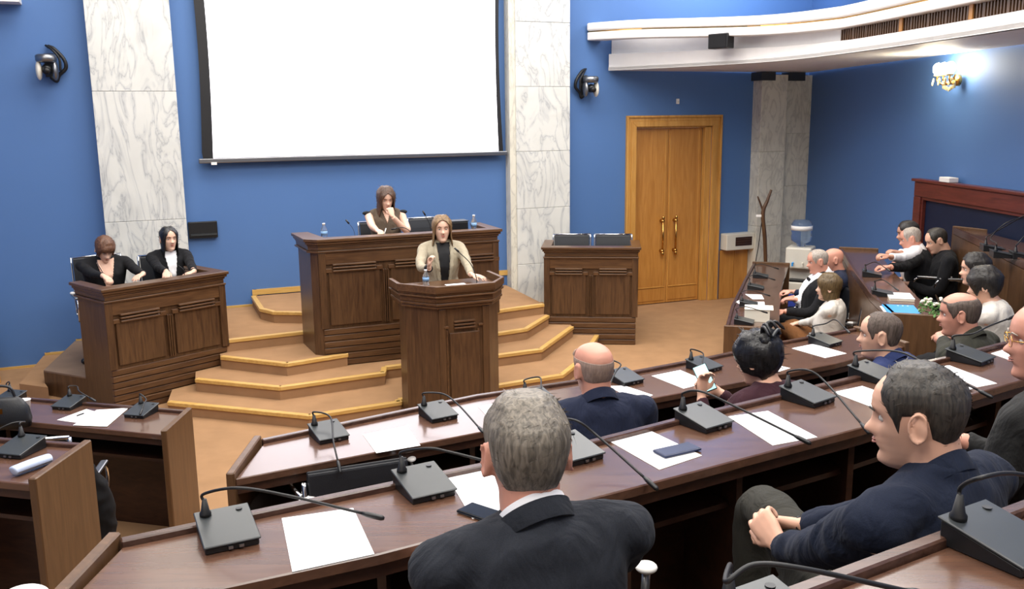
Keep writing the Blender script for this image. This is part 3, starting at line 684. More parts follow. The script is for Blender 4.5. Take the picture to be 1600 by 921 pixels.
# ================================================================ people
def skin_mat(name, col, stubble=0, lips=None):
    m, nt, b = new_mat(name)
    v = mapping(nt); t = N(nt, 'ShaderNodeTexNoise'); t.inputs['Scale'].default_value = 14; t.inputs['Detail'].default_value = 5
    nt.links.new(v, t.inputs[0])
    nt.links.new(ramp(nt, t.outputs[0], [(.3, mul(col, .93)), (.7, (min(1, col[0]*1.07), col[1]*1.02, col[2]*1.0))]), b.inputs['Base Color'])
    b.inputs['Roughness'].default_value = .5; b.inputs['Subsurface Weight'].default_value = .0
    return m
SK = {'fair': skin_mat('fair_skin', srgb('#d9ab92')), 'pink': skin_mat('pink_skin', srgb('#cf9580')), 'tan': skin_mat('tan_skin', srgb('#c0917a')), 'light': skin_mat('light_skin', srgb('#e0b8a0'))}
def hair_mat(name, c1, c2, rough=.5):
    m, nt, b = new_mat(name)
    v = mapping(nt, (60, 60, 9)); t = N(nt, 'ShaderNodeTexNoise'); t.inputs['Scale'].default_value = 2; t.inputs['Detail'].default_value = 3; t.inputs['Distortion'].default_value = .6
    nt.links.new(v, t.inputs[0]); nt.links.new(ramp(nt, t.outputs[0], [(.35, c1), (.65, c2)]), b.inputs['Base Color'])
    b.inputs['Roughness'].default_value = rough; bump(nt, b, t.outputs[0], .5, .004); return m
HM = {'brown': hair_mat('brown_hair', srgb('#3b2a20'), srgb('#5c4232')), 'auburn': hair_mat('auburn_hair', srgb('#4d3122'), srgb('#74503a')),
      'dark': hair_mat('dark_hair', srgb('#181514'), srgb('#2d2825')), 'black': hair_mat('black_hair', srgb('#101011'), srgb('#232224'), .35),
      'grey': hair_mat('grey_hair', srgb('#565047'), srgb('#857c6f')), 'silver': hair_mat('silver_hair', srgb('#8a8077'), srgb('#b5aba0')),
      'blonde': hair_mat('dark_blonde_hair', srgb('#5c452f'), srgb('#94764f')), 'brunette': hair_mat('olive_brown_hair', srgb('#4a3b25'), srgb('#6e5a3a')),
      'pepper': hair_mat('greying_dark_hair', srgb('#211f1c'), srgb('#443e37')), 'stub': hair_mat('cropped_hair', srgb('#463b33'), srgb('#665850'), .7), 'stubbald': hair_mat('shaved_hair', srgb('#8a7468'), srgb('#9c8578'), .7)}
EYE = plain('eye_white', srgb('#d8d0c8'), .3); IRIS = plain('dark_iris', srgb('#2a1c14'), .2); LIP = plain('lips', srgb('#b5776a'), .45); LIPR = plain('pink_lips', srgb('#b96a62'), .4)
# z, front, back, half width
HP = [(-.128, .040, .015, .018), (-.120, .068, .022, .030), (-.108, .082, .030, .040), (-.09, .080, .045, .050), (-.07, .083, .062, .058), (-.05, .087, .078, .064), (-.03, .086, .088, .069),
      (-.01, .083, .095, .0725), (.01, .088, .1, .0745), (.03, .093, .103, .0755), (.05, .092, .103, .0745), (.07, .084, .096, .070), (.088, .069, .082, .060), (.102, .047, .058, .045), (.111, .024, .032, .025), (.114, .004, .006, .004)]
def hp(z):
    if z <= HP[0][0]: return HP[0][1:]
    for a, b in zip(HP, HP[1:]):
        if z <= b[0]:
            t = (z-a[0])/(b[0]-a[0]); return tuple(a[i]+(b[i]-a[i])*t for i in (1, 2, 3))
    return HP[-1][1:]
def head_pt(phi, z, off=0):
    """phi 0 = face, pi = back; off grows the surface"""
    yf, yb, w_ = hp(z); s, c = sin(phi), cos(phi)
    ex = .88
    x = (abs(s)**ex)*(1 if s > 0 else -1)*(w_+off); y = (abs(c)**ex)*((yf+off) if c > 0 else -(yb+off))
    return Vector((x, y, z))
def G(x, s): return exp(-x*x/(2*s*s))
def head_bm(bm, Mx, fem=0):
    ns, zs = 72, []
    for a, b in zip(HP, HP[1:]):
        k = 4 if -.08 < a[0] < .05 else 3
        for i in range(k): zs.append(a[0]+(b[0]-a[0])*i/k)
    zs.append(HP[-1][0]); rings = []
    for z in zs:
        rg = []
        for k in range(ns):
            u = 2*pi*k/ns; phi = u-.42*sin(u)      # denser in front
            p = head_pt(phi, z)
            if cos(phi) > 0:
                x = p.x; fr = min(1, cos(phi)*1.6)
                nz = G(x, .0085+.004*max(0, min(1, (-z)/.035)))*max(0, min(1, (.022-z)/.05))*(1 if z > -.036 else exp(-((z+.036)/.006)**2))
                p.y += .027*nz*fr + .012*G(abs(x)-.013, .006)*G(z+.03, .009)*.7
                p.y -= .0125*G(abs(x)-.031, .014)*G(z-.003, .012)
                p.y += .005*G(abs(x)-.028, .02)*G(z-.024, .008)
                p.y += .0075*G(x, .019)*(G(z+.0545, .0042)+1.05*G(z+.066, .0048)) - .005*G(x, .022)*G(z+.0605, .0018) - .004*G(x, .02)*G(z+.078, .006)
                p.y += .008*G(x, .018)*G(z+.1, .014)
                p.y -= .006*G(abs(x)-.05, .014)*G(z+.055, .022)
                p.y += .003*G(abs(x)-.042, .012)*G(z+.022, .012)
            if fem: p.x *= 1-.08*max(0, min(1, (-.04-z)/.07))
            rg.append(bm.verts.new(Mx @ p))
        rings.append(rg)
    for a, b in zip(rings, rings[1:]):
        for k in range(ns): j = (k+1) % ns; bm.faces.new((a[k], a[j], b[j], b[k]))
    bm.faces.new(rings[0][::-1]); bm.faces.new(rings[-1])
def ear_bm(bm, Mx):
    for s in (-1, 1):
        pts = []
        for i in range(13):
            a = -2.2+i*(4.9/12); r = .0175+.0065*sin(a*.5+.9)
            pts.append(Mx @ Vector((s*(.0815+.0085*(1 if i < 9 else .4)), -.012-.85*r*cos(a+pi)*-1*-1, -.008+1.55*r*sin(a))))
        tube(bm, pts, [.0032]+[.0045]*11+[.0036], 8)
        m = Mx @ Matrix.Translation((s*.080, -.014, -.010)) @ Matrix.Rotation(s*RD(18), 4, 'Z') @ Matrix.Diagonal((.0085, .0185, .029, 1))
        bmesh.ops.create_uvsphere(bm, u_segments=12, v_segments=8, radius=1, matrix=m)
def hand_bm(bm, wrist, f, nrm, side=1, curl=.5, spread=.12, scale=1.0, thumb=.5, curls=None):
    """f wrist->fingers, nrm = direction the palm faces, side = which way the thumb points (sign along f x nrm)"""
    f = Vector(f).normalized(); nrm = Vector(nrm); nrm = (nrm-f*nrm.dot(f)).normalized(); s = f.cross(nrm)*side; k = scale; wrist = Vector(wrist)
    bk = -nrm
    pc = [wrist-f*.015*k, wrist+f*.02*k, wrist+f*.05*k, wrist+f*.085*k, wrist+f*.095*k]
    R4 = []
    for p, (a, b) in zip(pc, ((.026, .019), (.032, .019), (.041, .017), (.042, .014), (.036, .010))):
        ring = []
        for i in range(12):
            t = 2*pi*i/12; c_, s_ = cos(t), sin(t); ring.append(bm.verts.new(p+s*(a*k*abs(c_)**.8*(1 if c_ > 0 else -1))+nrm*(b*k*abs(s_)**.8*(1 if s_ > 0 else -1))))
        R4.append(ring)
    for a, b in zip(R4, R4[1:]):
        for i in range(12): j = (i+1) % 12; bm.faces.new((a[i], a[j], b[j], b[i]))
    bm.faces.new(R4[0][::-1]); bm.faces.new(R4[-1])
    LN = [.074, .082, .077, .06]
    for i in range(4):
        o_ = (1.5-i)*.0205*k; base = wrist+f*(.086-abs(i-1.3)*.004)*k+s*o_
        d = (f+s*((1.5-i)*spread)).normalized(); ln = LN[i]*k; cu = (curls[i] if curls else curl)
        pts = [base-d*.02*k, base]; ang = cu*.7; cur = base
        for frac, step in ((.45, 0), (.31, cu*1.15), (.24, cu*.8)):
            ang += step; dd = d*cos(ang)+nrm*sin(ang); cur = cur+dd*ln*frac; pts.append(cur.copy())
        tube(bm, spline(pts, 3), [r*k for r in [.0092]*4+[.0090]*3+[.0086]*3+[.008, .0078, .0062]][:len(spline(pts, 3))], 10)
        ell(bm, pts[-1], (.0066*k,)*3, seg=8, rings=6)
    b0 = wrist+f*.022*k+s*.026*k; td = (f*.62+s*(.75-.35*thumb)+nrm*(.15+.55*thumb)).normalized(); t2 = (f*.85+s*(.3-.4*thumb)+nrm*(.1+.45*thumb)).normalized()
    tp = [b0-td*.015*k, b0+td*.032*k, b0+td*.032*k+t2*.03*k, b0+td*.032*k+t2*.055*k]
    tube(bm, tp, [.013*k, .0118*k, .0102*k, .0075*k], 10); ell(bm, tp[-1], (.0072*k,)*3, seg=8, rings=6)
def loftz(bm, secs, Mx, n=24, ex=.85):
    """sections (z, y, rx, ry)"""
    R_ = []
    for z, y, rx, ry in secs:
        R_.append([bm.verts.new(Mx @ Vector(((abs(cos(2*pi*k/n))**ex)*(1 if cos(2*pi*k/n) > 0 else -1)*rx, y+(abs(sin(2*pi*k/n))**ex)*(1 if sin(2*pi*k/n) > 0 else -1)*ry, z))) for k in range(n)])
    for a, b in zip(R_, R_[1:]):
        for k in range(n): j = (k+1) % n; bm.faces.new((a[k], a[j], b[j], b[k]))
    bm.faces.new(R_[0][::-1]); bm.faces.new(R_[-1])
def remesh(name, bm, m, parent, voxel, smooth=2, disp=0, dscale=9, sf=.6, wr=None):
    me = bpy.data.meshes.new('tmp'); bmesh.ops.recalc_face_normals(bm, faces=bm.faces[:]); bm.to_mesh(me); bm.free()
    o = bpy.data.objects.new('tmp', me); C.objects.link(o)
    r = o.modifiers.new('r', 'REMESH'); r.mode = 'VOXEL'; r.voxel_size = voxel; r.use_smooth_shade = True
    if smooth: s_ = o.modifiers.new('s', 'SMOOTH'); s_.iterations = smooth; s_.factor = sf
    dg = bpy.context.evaluated_depsgraph_get(); ev = o.evaluated_get(dg); out = bpy.data.meshes.new_from_object(ev)
    bpy.data.objects.remove(o); bpy.data.meshes.remove(me)
    if disp:
        nr = [v.normal.copy() for v in out.vertices]; sd = Vector((random.random()*50, random.random()*50, 0))
        for v, nn in zip(out.vertices, nr):
            q = Vector((v.co.x*dscale*1.4, v.co.y*dscale*1.4, v.co.z*dscale))+sd
            a = noise.noise(q); b = noise.noise(q*2.1+Vector((9, 3, 1)))
            v.co += nn*disp*((1-abs(a)*3)*.6+b*.5)
    out.materials.clear(); out.materials.append(m)
    for p in out.polygons: p.use_smooth = True; p.material_index = 0
    o = bpy.data.objects.new(name, out); link(o, parent); return o
def ik(S_, Wp, l1, l2, hint):
    S_, Wp, hint = Vector(S_), Vector(Wp), Vector(hint); d = Wp-S_; L_ = min(d.length, (l1+l2)*.995); dn_ = d.normalized()
    a = (l1*l1-l2*l2+L_*L_)/(2*L_); h = sqrt(max(0, l1*l1-a*a)); hp_ = (hint-dn_*hint.dot(dn_)).normalized()
    return S_+dn_*a+hp_*h, S_+dn_*L_
def hair_shell(name, Mx, mat, parent, zl, thick=.012, ztop=.128, phi0=0, gap=None, curtain=None, taper=1, ncol=64, nrow=22, noise_a=.003, flare=0, part=None, strands=0, slen=.02, scol=None, srad=.0006, crown_open=None, zsm=None):
    """zl(phi): lower edge of the hair, curtain: below head outline hangs straight. crown_open(phi): upper edge for a bald crown"""
    bm = bmesh.new(); grid = []; sd = Vector((random.random()*40, 3, 7))
    for k in range(ncol):
        phi = 2*pi*k/ncol
        z_lo = zl(phi if phi <= pi else 2*pi-phi, 1 if phi <= pi else -1); z_hi = crown_open(phi if phi <= pi else 2*pi-phi) if crown_open else .1135
        col = []
        for i in range(nrow+1):
            t = i/nrow
            z = z_hi+(z_lo-z_hi)*(t**1.6 if not crown_open else t)
            zz = max(z, -.035) if curtain else z
            th = thick*(1-(t**4)*taper)
            if crown_open: th = thick*min(1, t*4+.15)*(1-(t**4)*taper)
            p = head_pt(phi, zz, th)
            if z > .09: p.z = z+th*min(1, (z-.09)/.02)
            else: p.z = z
            if curtain and z < -.035:
                q = (-.035-z); p.x *= 1+flare*q; p.y *= 1+flare*q*.5
                if p.y < 0: p.y += q*.12
            n_ = noise.noise(Vector((p.x*45, p.y*45, p.z*12))+sd)*noise_a + noise.noise(Vector((p.x*110, p.y*110, p.z*25))+sd)*noise_a*.5
            nd = Vector((p.x, p.y, max(0, p.z)*.8)).normalized()
            p += nd*n_*(1-.6*t)
            if part is not None: p.z -= .006*G(p.x-part, .006)*max(0, min(1, (p.z-.07)/.03))
            col.append(bm.verts.new(Mx @ p))
        grid.append(col)
    cols = range(ncol)
    for k in cols:
        phi = 2*pi*(k+.5)/ncol; ph = phi if phi <= pi else 2*pi-phi
        j = (k+1) % ncol
        for i in range(nrow): bm.faces.new((grid[k][i], grid[k][i+1], grid[j][i+1], grid[j][i]))
    if not crown_open: bm.faces.new([grid[k][0] for k in cols])
    bmesh.ops.recalc_face_normals(bm, faces=bm.faces[:])
    pts = []
    if strands:
        bm.normal_update(); fs = [f for f in bm.faces if len(f.verts) == 4]; ar = [f.calc_area() for f in fs]; tot = sum(ar)
        down = (Mx.to_3x3() @ Vector((0, 0, -1)))
        import bisect
        cum = []; a_ = 0
        for x in ar: a_ += x; cum.append(a_)
        for _ in range(strands):
            f = fs[min(len(fs)-1, bisect.bisect(cum, random.random()*tot))]; a, b, c, d = [v.co for v in f.verts]; u, v_ = random.random(), random.random()
            p = (a*(1-u)+b*u)*(1-v_)+(d*(1-u)+c*u)*v_; n = f.normal
            # hair flows from the crown whorl downward / forward
            fl = ((b-a)).normalized(); ln = slen*(.6+.8*random.random()); r_ = Vector((random.gauss(0, 1), random.gauss(0, 1), random.gauss(0, 1)))*.14
            cl = noise.noise_vector(p*40)*.22
            d1 = (fl+n*.16+r_+cl).normalized(); d2 = (fl+n*.02+r_+cl*1.5).normalized()
            pts.append((p-n*.002, p+d1*ln*.5, p+d1*ln*.5+d2*ln*.5, n))
    o = obj(name, bm, mat, parent, smooth=True)
    md = o.modifiers.new('solid', 'SOLIDIFY'); md.thickness = .006; md.offset = -1
    if strands:
        bm = bmesh.new()
        for a, b, c, n in pts:
            s_ = (c-a).cross(n).normalized()*srad*1.6
            v = [bm.verts.new(x) for x in (a-s_, a+s_, b-s_, b+s_, c)]
            bm.faces.new((v[0], v[1], v[3], v[2])); bm.faces.new((v[2], v[3], v[4]))
        me = bpy.data.meshes.new('hair_strands'); bm.to_mesh(me); bm.free(); me.materials.append(scol or mat)
        so = bpy.data.objects.new('hair_strands', me); link(so, o); so['kind'] = 'stuff'
    return o
def lerp_phi(tab):
    """tab [(deg, z)] -> function of phi"""
    def f(ph, s=1):
        d = math.degrees(ph)
        for (a, za), (b, zb) in zip(tab, tab[1:]):
            if d <= b: t = (d-a)/(b-a); t = t*t*(3-2*t); return za+(zb-za)*t
        return tab[-1][1]
    return f
SHORT = lerp_phi([(0, .078), (25, .076), (45, .045), (62, .02), (70, -.02), (78, .022), (102, .024), (114, -.035), (140, -.07), (180, -.078)])
RECEDE = lerp_phi([(0, .098), (25, .1), (42, .085), (58, .03), (70, -.018), (78, .022), (102, .022), (114, -.035), (140, -.068), (180, -.075)])
RING_LO = lerp_phi([(0, .07), (48, .07), (64, .02), (74, -.015), (84, .006), (98, .012), (112, -.035), (140, -.068), (180, -.075)])
RING_HI = lerp_phi([(0, .075), (48, .073), (66, .06), (100, .065), (180, .066)])
def person(label, crown, zf, yaw, *, lean=8, twist=0, hs=1.0, head=(0, 0, 0), build=1.0, female=False, skin='fair', hair=None, lh=None, rh=None, lelb=None, relb=None,
           top='black', trousers='black', stand=False, voxel=.0075, cvox=.011, wr=.0035, sleeves='long', height=None, legs=True, tor=1.0, group=None, knees=None, bare=False, lips=None, ears=True, cuff=None, neck=.552):
    """crown = world position of the top of the head; yaw = facing direction; local axes x right, y forward"""
    lr = RD(lean); Rl = Matrix.Rotation(-lr, 3, 'X'); Rt = Matrix.Rotation(RD(twist), 3, 'Z')
    hy, hpit, hr = [RD(a) for a in head]
    Rh = (Matrix.Rotation(hy, 3, 'Z') @ Matrix.Rotation(-hpit, 3, 'X') @ Matrix.Rotation(hr, 3, 'Y'))
    k = .96 if female else 1.0; k *= tor
    # offsets relative to the pelvis centre
    nb = Rl @ Vector((0, 0, .51*k)); hc = nb+Vector((0, .025, .05))+(Rh @ Vector((0, .018, .09*hs)))
    crn = hc+Rh @ Vector((0, -.005, .118*hs))
    crw = Vector(crown); Rw = Matrix.Rotation(yaw-pi/2, 3, 'Z')
    pz = crw.z-zf-crn.z; root = crw-Rw @ Vector((crn.x, crn.y, 0)); root.z = zf
    t = thing('person', label, 'person', root, yaw-pi/2, group)
    P0 = Vector((0, 0, pz)); nb += P0; hc += P0
    Mh = Matrix.Translation(hc) @ Rh.to_4x4() @ Matrix.Scale(hs, 4)
    Ms = Matrix.Translation(P0) @ Rl.to_4x4() @ Rt.to_4x4()
    shw = (.175 if female else .2)*build; sh = {}
    for s in (-1, 1): sh[s] = Ms @ Vector((s*shw, -.008, .464*k))
    Ri = Rw.transposed()
    def loc(tg):
        if tg and 'w' in tg:
            tg = dict(tg); tg['p'] = Ri @ (Vector(tg['w'])-root)
            for q in ('f', 'n'):
                if q in tg: tg[q] = Ri @ Vector(tg[q])
        return tg
    lh, rh = loc(lh), loc(rh)
    W_ = {}; E_ = {}
    for s, tg, he in ((-1, lh, lelb), (1, rh, relb)):
        if tg is None: tg = dict(p=(s*.14, .36, pz+.22), f=(-s*.5, .8, -.1), n=(0, 0, -1))
        hint = he or (s*.35, -.4, -1)
        E_[s], W_[s] = ik(sh[s], tg['p'], .30*k, .265*k, hint); 
    tgs = {-1: lh, 1: rh}
    bw = build*(.92 if female else 1)
    torso = [(-.10, -.02, .15*bw, .11), (-.02, -.01, .172*bw, .122), (.08, 0, .158*bw, .115), (.18, .005, (.138 if female else .158)*bw, .11*build), (.30, .012, .158*bw, .122 if female else .122*build), (.39, .004, .172*bw, .112*build), (.445, -.004, .175*bw, .1), (.485, -.010, .140*bw, .082), (.515, -.012, .095*bw, .066), (.54, -.008, .066, .06), (.56, .0, .056, .054)]
    torso = [(z*k, y, a, b) for z, y, a, b in torso]
    bm = bmesh.new(); head_bm(bm, Mh, female)
    if ears: ear_bm(bm, Mh)
    nk = [Ms @ Vector((0, -.012, .44*k)), Ms @ Vector((0, -.004, .52*k)), Mh @ Vector((0, -.03, -.10)), Mh @ Vector((0, -.02, -.04))]
    nr = .050 if female else .060*min(1.1, build)
    tube(bm, spline(nk, 4), [nr*1.25, nr*1.2, nr*1.12, nr*1.05]+[nr]*9, 18)
    loftz(bm, [(z, y, a*.94, b*.93) for z, y, a, b in torso], Ms)
    for s in (-1, 1):
        tg = tgs[s]; rr = .9 if female else 1.0
        ell(bm, sh[s]-Vector((s*.01, 0, .012)), (.058*rr, .055*rr, .06*rr))
        tube(bm, spline([sh[s], E_[s], W_[s]], 6), [.05*rr]*2+[.046*rr]*4+[.042*rr]*2+[.038*rr]*2+[.032*rr]*2+[.027*rr], 12)
        d = (W_[s]-E_[s]).normalized()
        if tg and 'f' in tg: hand_bm(bm, W_[s]+Vector(tg['f']).normalized()*.015, tg['f'], tg.get('n', (0, 0, -1)), tg.get('side', 1), tg.get('curl', .5), tg.get('spread', .1), .9 if female else 1.0, tg.get('thumb', .5), tg.get('curls'))
        else: hand_bm(bm, W_[s]+d*.015, (-s*.5, .8, -.1), (0, 0, -1), s*-1, .5)
    body = remesh('body', bm, SK[skin], t, voxel, 2, sf=.45)
    # eyes, brows, lips
    for s in (-1, 1):
        bm = bmesh.new(); ell(bm, (0, 0, 0), (.0115, .0115, .0095)); e_ = obj('eye', bm, EYE, t, smooth=True); e_.matrix_local = Mh @ Matrix.Translation((s*.031, .0655, .002))
        bm = bmesh.new(); ell(bm, (0, .0065, -.0005), (.0058, .006, .0062), seg=10, rings=6); i_ = obj('iris', bm, IRIS, e_, smooth=True)
        if hair:
            bw_ = obj('eyebrow', T_([Mh @ Vector((s*.014, .0965, .021)), Mh @ Vector((s*.03, .0945, .027)), Mh @ Vector((s*.046, .083, .022))], [.0022, .003, .0015], 6), hair.get('brow', HM['brown']), t, smooth=True)
    if lips:
        bm = bmesh.new()
        for z, r, w_ in ((-.0560, .0026, .018), (-.064, .003, .016)):
            tube(bm, [Mh @ Vector((x*w_, .0945-.010*x*x+(.001 if z > -.06 else .0015), z+(.0015*x*x if z > -.06 else .003*x*x))) for x in (-1, -.6, -.2, .2, .6, 1)], [.0012, r*.8, r, r, r*.8, .0012], 8)
        obj('lips', bm, lips, t, smooth=True)
    # clothing
    ctop = top if not isinstance(top, str) else M[top]
    o_ = .014
    bm = bmesh.new(); zc = 9 if not bare else 9
    secs = [(z, y-(.004 if z > .45 else 0), a+o_+(.008 if z < .1 else 0), b+o_) for z, y, a, b in torso if z < .52*k]
    secs.append((.535*k, -.010, .075, .067)); secs.append((neck*k, -.010, .071, .064))
    loftz(bm, secs, Ms)
    for s in (-1, 1):
        q_ = .9 if female else 1.0
        tube(bm, [Ms @ Vector((s*.03, -.012, .482*k)), Ms @ Vector((s*shw*.6, -.012, .474*k)), sh[s]-Vector((s*.02, 0, .0))], [.072*q_, .070*q_, .066*q_], 14)
    if sleeves:
        for s in (-1, 1):
            rr = .9 if female else 1.0
            ell(bm, sh[s]-Vector((s*.012, 0, .004)), (.066*rr*build, .068*rr, .066*rr))
            if sleeves == 'long':
                wv = W_[s]-(W_[s]-E_[s]).normalized()*.012; n = 13
                tube(bm, spline([sh[s], E_[s], wv], 6), [((.064, .063, .062, .060, .058, .056, .054, .052, .049, .046, .043, .041, .040)[i])*rr*(.92 if female else 1) for i in range(13)], 14)
            elif sleeves == 'short':
                tube(bm, [sh[s], sh[s].lerp(E_[s], .35), sh[s].lerp(E_[s], .62)], [.062*rr, .058*rr, .056*rr], 14)
            elif sleeves == 'elbow':
                tube(bm, spline([sh[s], E_[s], E_[s].lerp(W_[s], .45)], 6), [(.064-.018*i/12)*rr for i in range(13)], 14)
    shirt = remesh('jacket' if sleeves == 'long' else 'top', bm, ctop, t, cvox, 9, disp=wr*1.6, dscale=8)
    if legs:
        bm = bmesh.new(); ell(bm, P0+Vector((0, -.01, -.03)), (.19*build, .135, .12))
        for s in (-1, 1):
            hip = P0+Vector((s*.09, 0, -.02))
            if stand: kn = Vector((s*.1, .03, pz*.52)); an = Vector((s*.1, -.01, .09))
            else: 
                kp = (knees or {}).get(s, (s*.12, .46, pz+.03)); kn = Ri @ (Vector(kp['w'])-root) if isinstance(kp, dict) else Vector(kp); an = Vector((kn.x, kn.y-.04, .09))
                if kn.z-.09 > .5: an = Vector((kn.x, kn.y+.02, kn.z-.46))
            tube(bm, spline([hip, kn, an], 6), [.092, .09, .088, .084, .08, .075, .068, .066, .064, .062, .06, .058, .056], 14)
        remesh('trousers', bm, M[trousers] if isinstance(trousers, str) else trousers, t, .014, 3, disp=.003)
        for s in (-1, 1):
            if stand: an = Vector((s*.1, -.01, .06))
            else:
                kp = (knees or {}).get(s, (s*.12, .46, pz+.03)); kn = Ri @ (Vector(kp['w'])-root) if isinstance(kp, dict) else Vector(kp); an = Vector((kn.x, kn.y-.04, .06))
                if kn.z-.09 > .5: an = Vector((kn.x, kn.y+.02, kn.z-.48))
            bm = bmesh.new(); tube(bm, [an+Vector((0, -.05, -.01)), an+Vector((0, .04, -.015)), an+Vector((0, .14, -.03)), an+Vector((0, .2, -.035))], [(.035, .04), (.042, .045), (.03, .048), (.018, .036)], 12); obj('shoe', bm, M['leather'], t, smooth=True)
    return dict(t=t, Mh=Mh, Ms=Ms, k=k, jacket=shirt, W=W_, E=E_, sh=sh, body=body, pz=pz)
def collar(p, m, lo=0, hi=.05, r0=.08, r1=.068, open_=35, name='collar', th=.006):
    """band round the neck base, open in front; lo/hi measured along the neck from the top of the shoulders"""
    bm = bmesh.new(); n = 32; ra = []; Ms = p['Ms']; k = p['k']
    a0 = Ms @ Vector((0, -.010, .515*k)); a1 = p['Mh'] @ Vector((0, -.03, -.10)); ax = (a1-a0).normalized()
    fx = (Ms.to_3x3() @ Vector((0, 1, 0))); fx = (fx-ax*fx.dot(ax)).normalized(); sx = fx.cross(ax).normalized()
    for i in range(n+1):
        a = RD(open_)+(2*pi-2*RD(open_))*i/n; q = []; f = (1+cos(a))/2
        for h, r in ((lo, r0), (hi, r1), (hi, r1-th), (lo, r0-th)):
            q.append(bm.verts.new(a0+ax*(h-.045*f)+fx*(r*cos(a)*(1+.12*f))+sx*(r*sin(a)*1.04)))
        ra.append(q)
    for a, b in zip(ra, ra[1:]):
        for j in range(4): bm.faces.new((a[j], a[(j+1) % 4], b[(j+1) % 4], b[j]))
    bm.faces.new(ra[0][::-1]); bm.faces.new(ra[-1])
    return obj(name, bm, m, p['t'], smooth=True, bevel=.0015)
def patch(p, m, inside, name, off=.004, x0=-.2, x1=.2, z0=.05, z1=.53, step=.006, parent=None, dirn=1, target=None):
    """cloth panel laid on the chest (dirn 1) or back (-1); inside(x, z) in chest coordinates"""
    ob = target or p['jacket']; bvh = BVHTree.FromPolygons([v.co for v in ob.data.vertices], [q.vertices[:] for q in ob.data.polygons])
    Ms, k = p['Ms'], p['k']; R3 = Ms.to_3x3(); bm = bmesh.new(); vs = {}
    nx, nz = int((x1-x0)/step), int((z1-z0)/step)
    def gv(i, j):
        if (i, j) in vs: return vs[i, j]
        x, z = x0+i*step, z0+j*step; o_ = Ms @ Vector((x, .5*dirn, z*k)); d = R3 @ Vector((0, -dirn, 0)); h = bvh.ray_cast(o_, d, .56)
        vs[i, j] = bm.verts.new(h[0]-d*off) if h[0] else None; return vs[i, j]
    for i in range(nx):
        for j in range(nz):
            if inside(x0+(i+.5)*step, z0+(j+.5)*step):
                q = [gv(i, j), gv(i+1, j), gv(i+1, j+1), gv(i, j+1)]
                if all(q): bm.faces.new(q)
    if not bm.faces: bm.free(); return None
    bmesh.ops.smooth_vert(bm, verts=bm.verts[:], factor=.4, use_axis_x=True, use_axis_y=True, use_axis_z=True)
    o = obj(name, bm, m, parent or p['t'], smooth=True); s_ = o.modifiers.new('solid', 'SOLIDIFY'); s_.thickness = .006; s_.offset = 0
    return o
def vee(zb, w=.07, zt=.52): return lambda x, z: z > zb and abs(x) < w*(z-zb)/(zt-zb)
def band(zb, w, th, zt=.52): return lambda x, z: zb-.02 < z < zt and w*(z-zb)/(zt-zb) <= abs(x) < w*(z-zb)/(zt-zb)+th*(.35+.65*min(1, max(0, (z-zb)/(zt-zb)*1.8)) if z < zb+.2*(zt-zb)*1.8 else 1-.55*max(0, (z-(zt-.08))/.08))
def sleeve_cuff(p, s, m, name='cuff', r=.034, l0=.045, l1=.004):
    d = (p['W'][s]-p['E'][s]).normalized(); a = p['W'][s]
    return obj(name, T_([a-d*l0, a-d*l1], [r*1.08, r], 16), m, p['t'], smooth=True)
# ================================================================ objects on the desks
cd = RD(32)
mic('microphone unit at the left end of the second desk row, beside the lowest white sheet', *(-0.786, 2.312, 1.480), RD(27), [(-0.745, 2.303, 1.630), (-0.615, 2.317, 1.600), (-0.410, 2.307, 1.550)])
mic('shiny microphone unit left of the grey-haired man', *(-0.277, 2.617, 1.480), RD(29), [(-0.259, 2.587, 1.630), (-0.198, 2.584, 1.620), (-0.074, 2.549, 1.600)])
mic('microphone unit just right of the grey-haired man’s head', *(0.199, 2.897, 1.480), RD(33), [(0.200, 2.830, 1.630), (0.276, 2.807, 1.580), (0.406, 2.650, 1.500)])
mic('microphone unit with stem crossing the white sheet, right of the navy phone', *(0.702, 3.199, 1.480), RD(35), [(0.681, 3.162, 1.620), (0.795, 3.102, 1.580), (0.966, 2.956, 1.520)])
mic('microphone unit left of the face of the man in the navy sweater', *(1.175, 3.474, 1.480), RD(37), [(1.155, 3.423, 1.620), (1.202, 3.356, 1.590), (1.248, 3.101, 1.510)])
mic('microphone unit half hidden by the hair of the man in the navy sweater', *(1.557, 3.773, 1.480), RD(38), [(1.609, 3.700, 1.620), (1.682, 3.607, 1.600), (1.829, 3.418, 1.530)])
mic('microphone unit before the man in the dark suit with folded hands', *(2.105, 4.038, 1.480), RD(40), [(2.125, 4.071, 1.600), (2.231, 4.136, 1.620), (2.346, 4.192, 1.640)])
mic('largest microphone unit, in the lower right corner', *(0.903, 1.559, 1.800), RD(30), [(0.804, 1.477, 1.980), (0.908, 1.543, 1.960), (1.072, 1.609, 1.900)])
mic('microphone unit on the near desk row cut off by the bottom edge, curved stem showing', *(0.404, 1.272, 1.800), RD(30), [(0.309, 1.223, 1.930), (0.352, 1.236, 1.950), (0.431, 1.239, 1.940), (0.604, 1.278, 1.880)])
mic('leftmost microphone unit on the first desk row, with a spiky collar', *(-0.868, 4.054, 1.140), RD(31), [(-0.856, 4.053, 1.240), (-0.790, 3.780, 1.220), (-0.756, 3.690, 1.160)])
mic('microphone unit below the lectern on the first desk row', *(-0.377, 4.334, 1.140), RD(31), [(-0.349, 4.330, 1.260), (-0.268, 4.194, 1.250), (-0.159, 3.943, 1.220)])
mic('microphone unit between the grey head and the bald head', *(0.131, 4.547, 1.140), RD(28), [(0.142, 4.674, 1.240), (0.147, 4.530, 1.230), (0.155, 4.374, 1.200)])
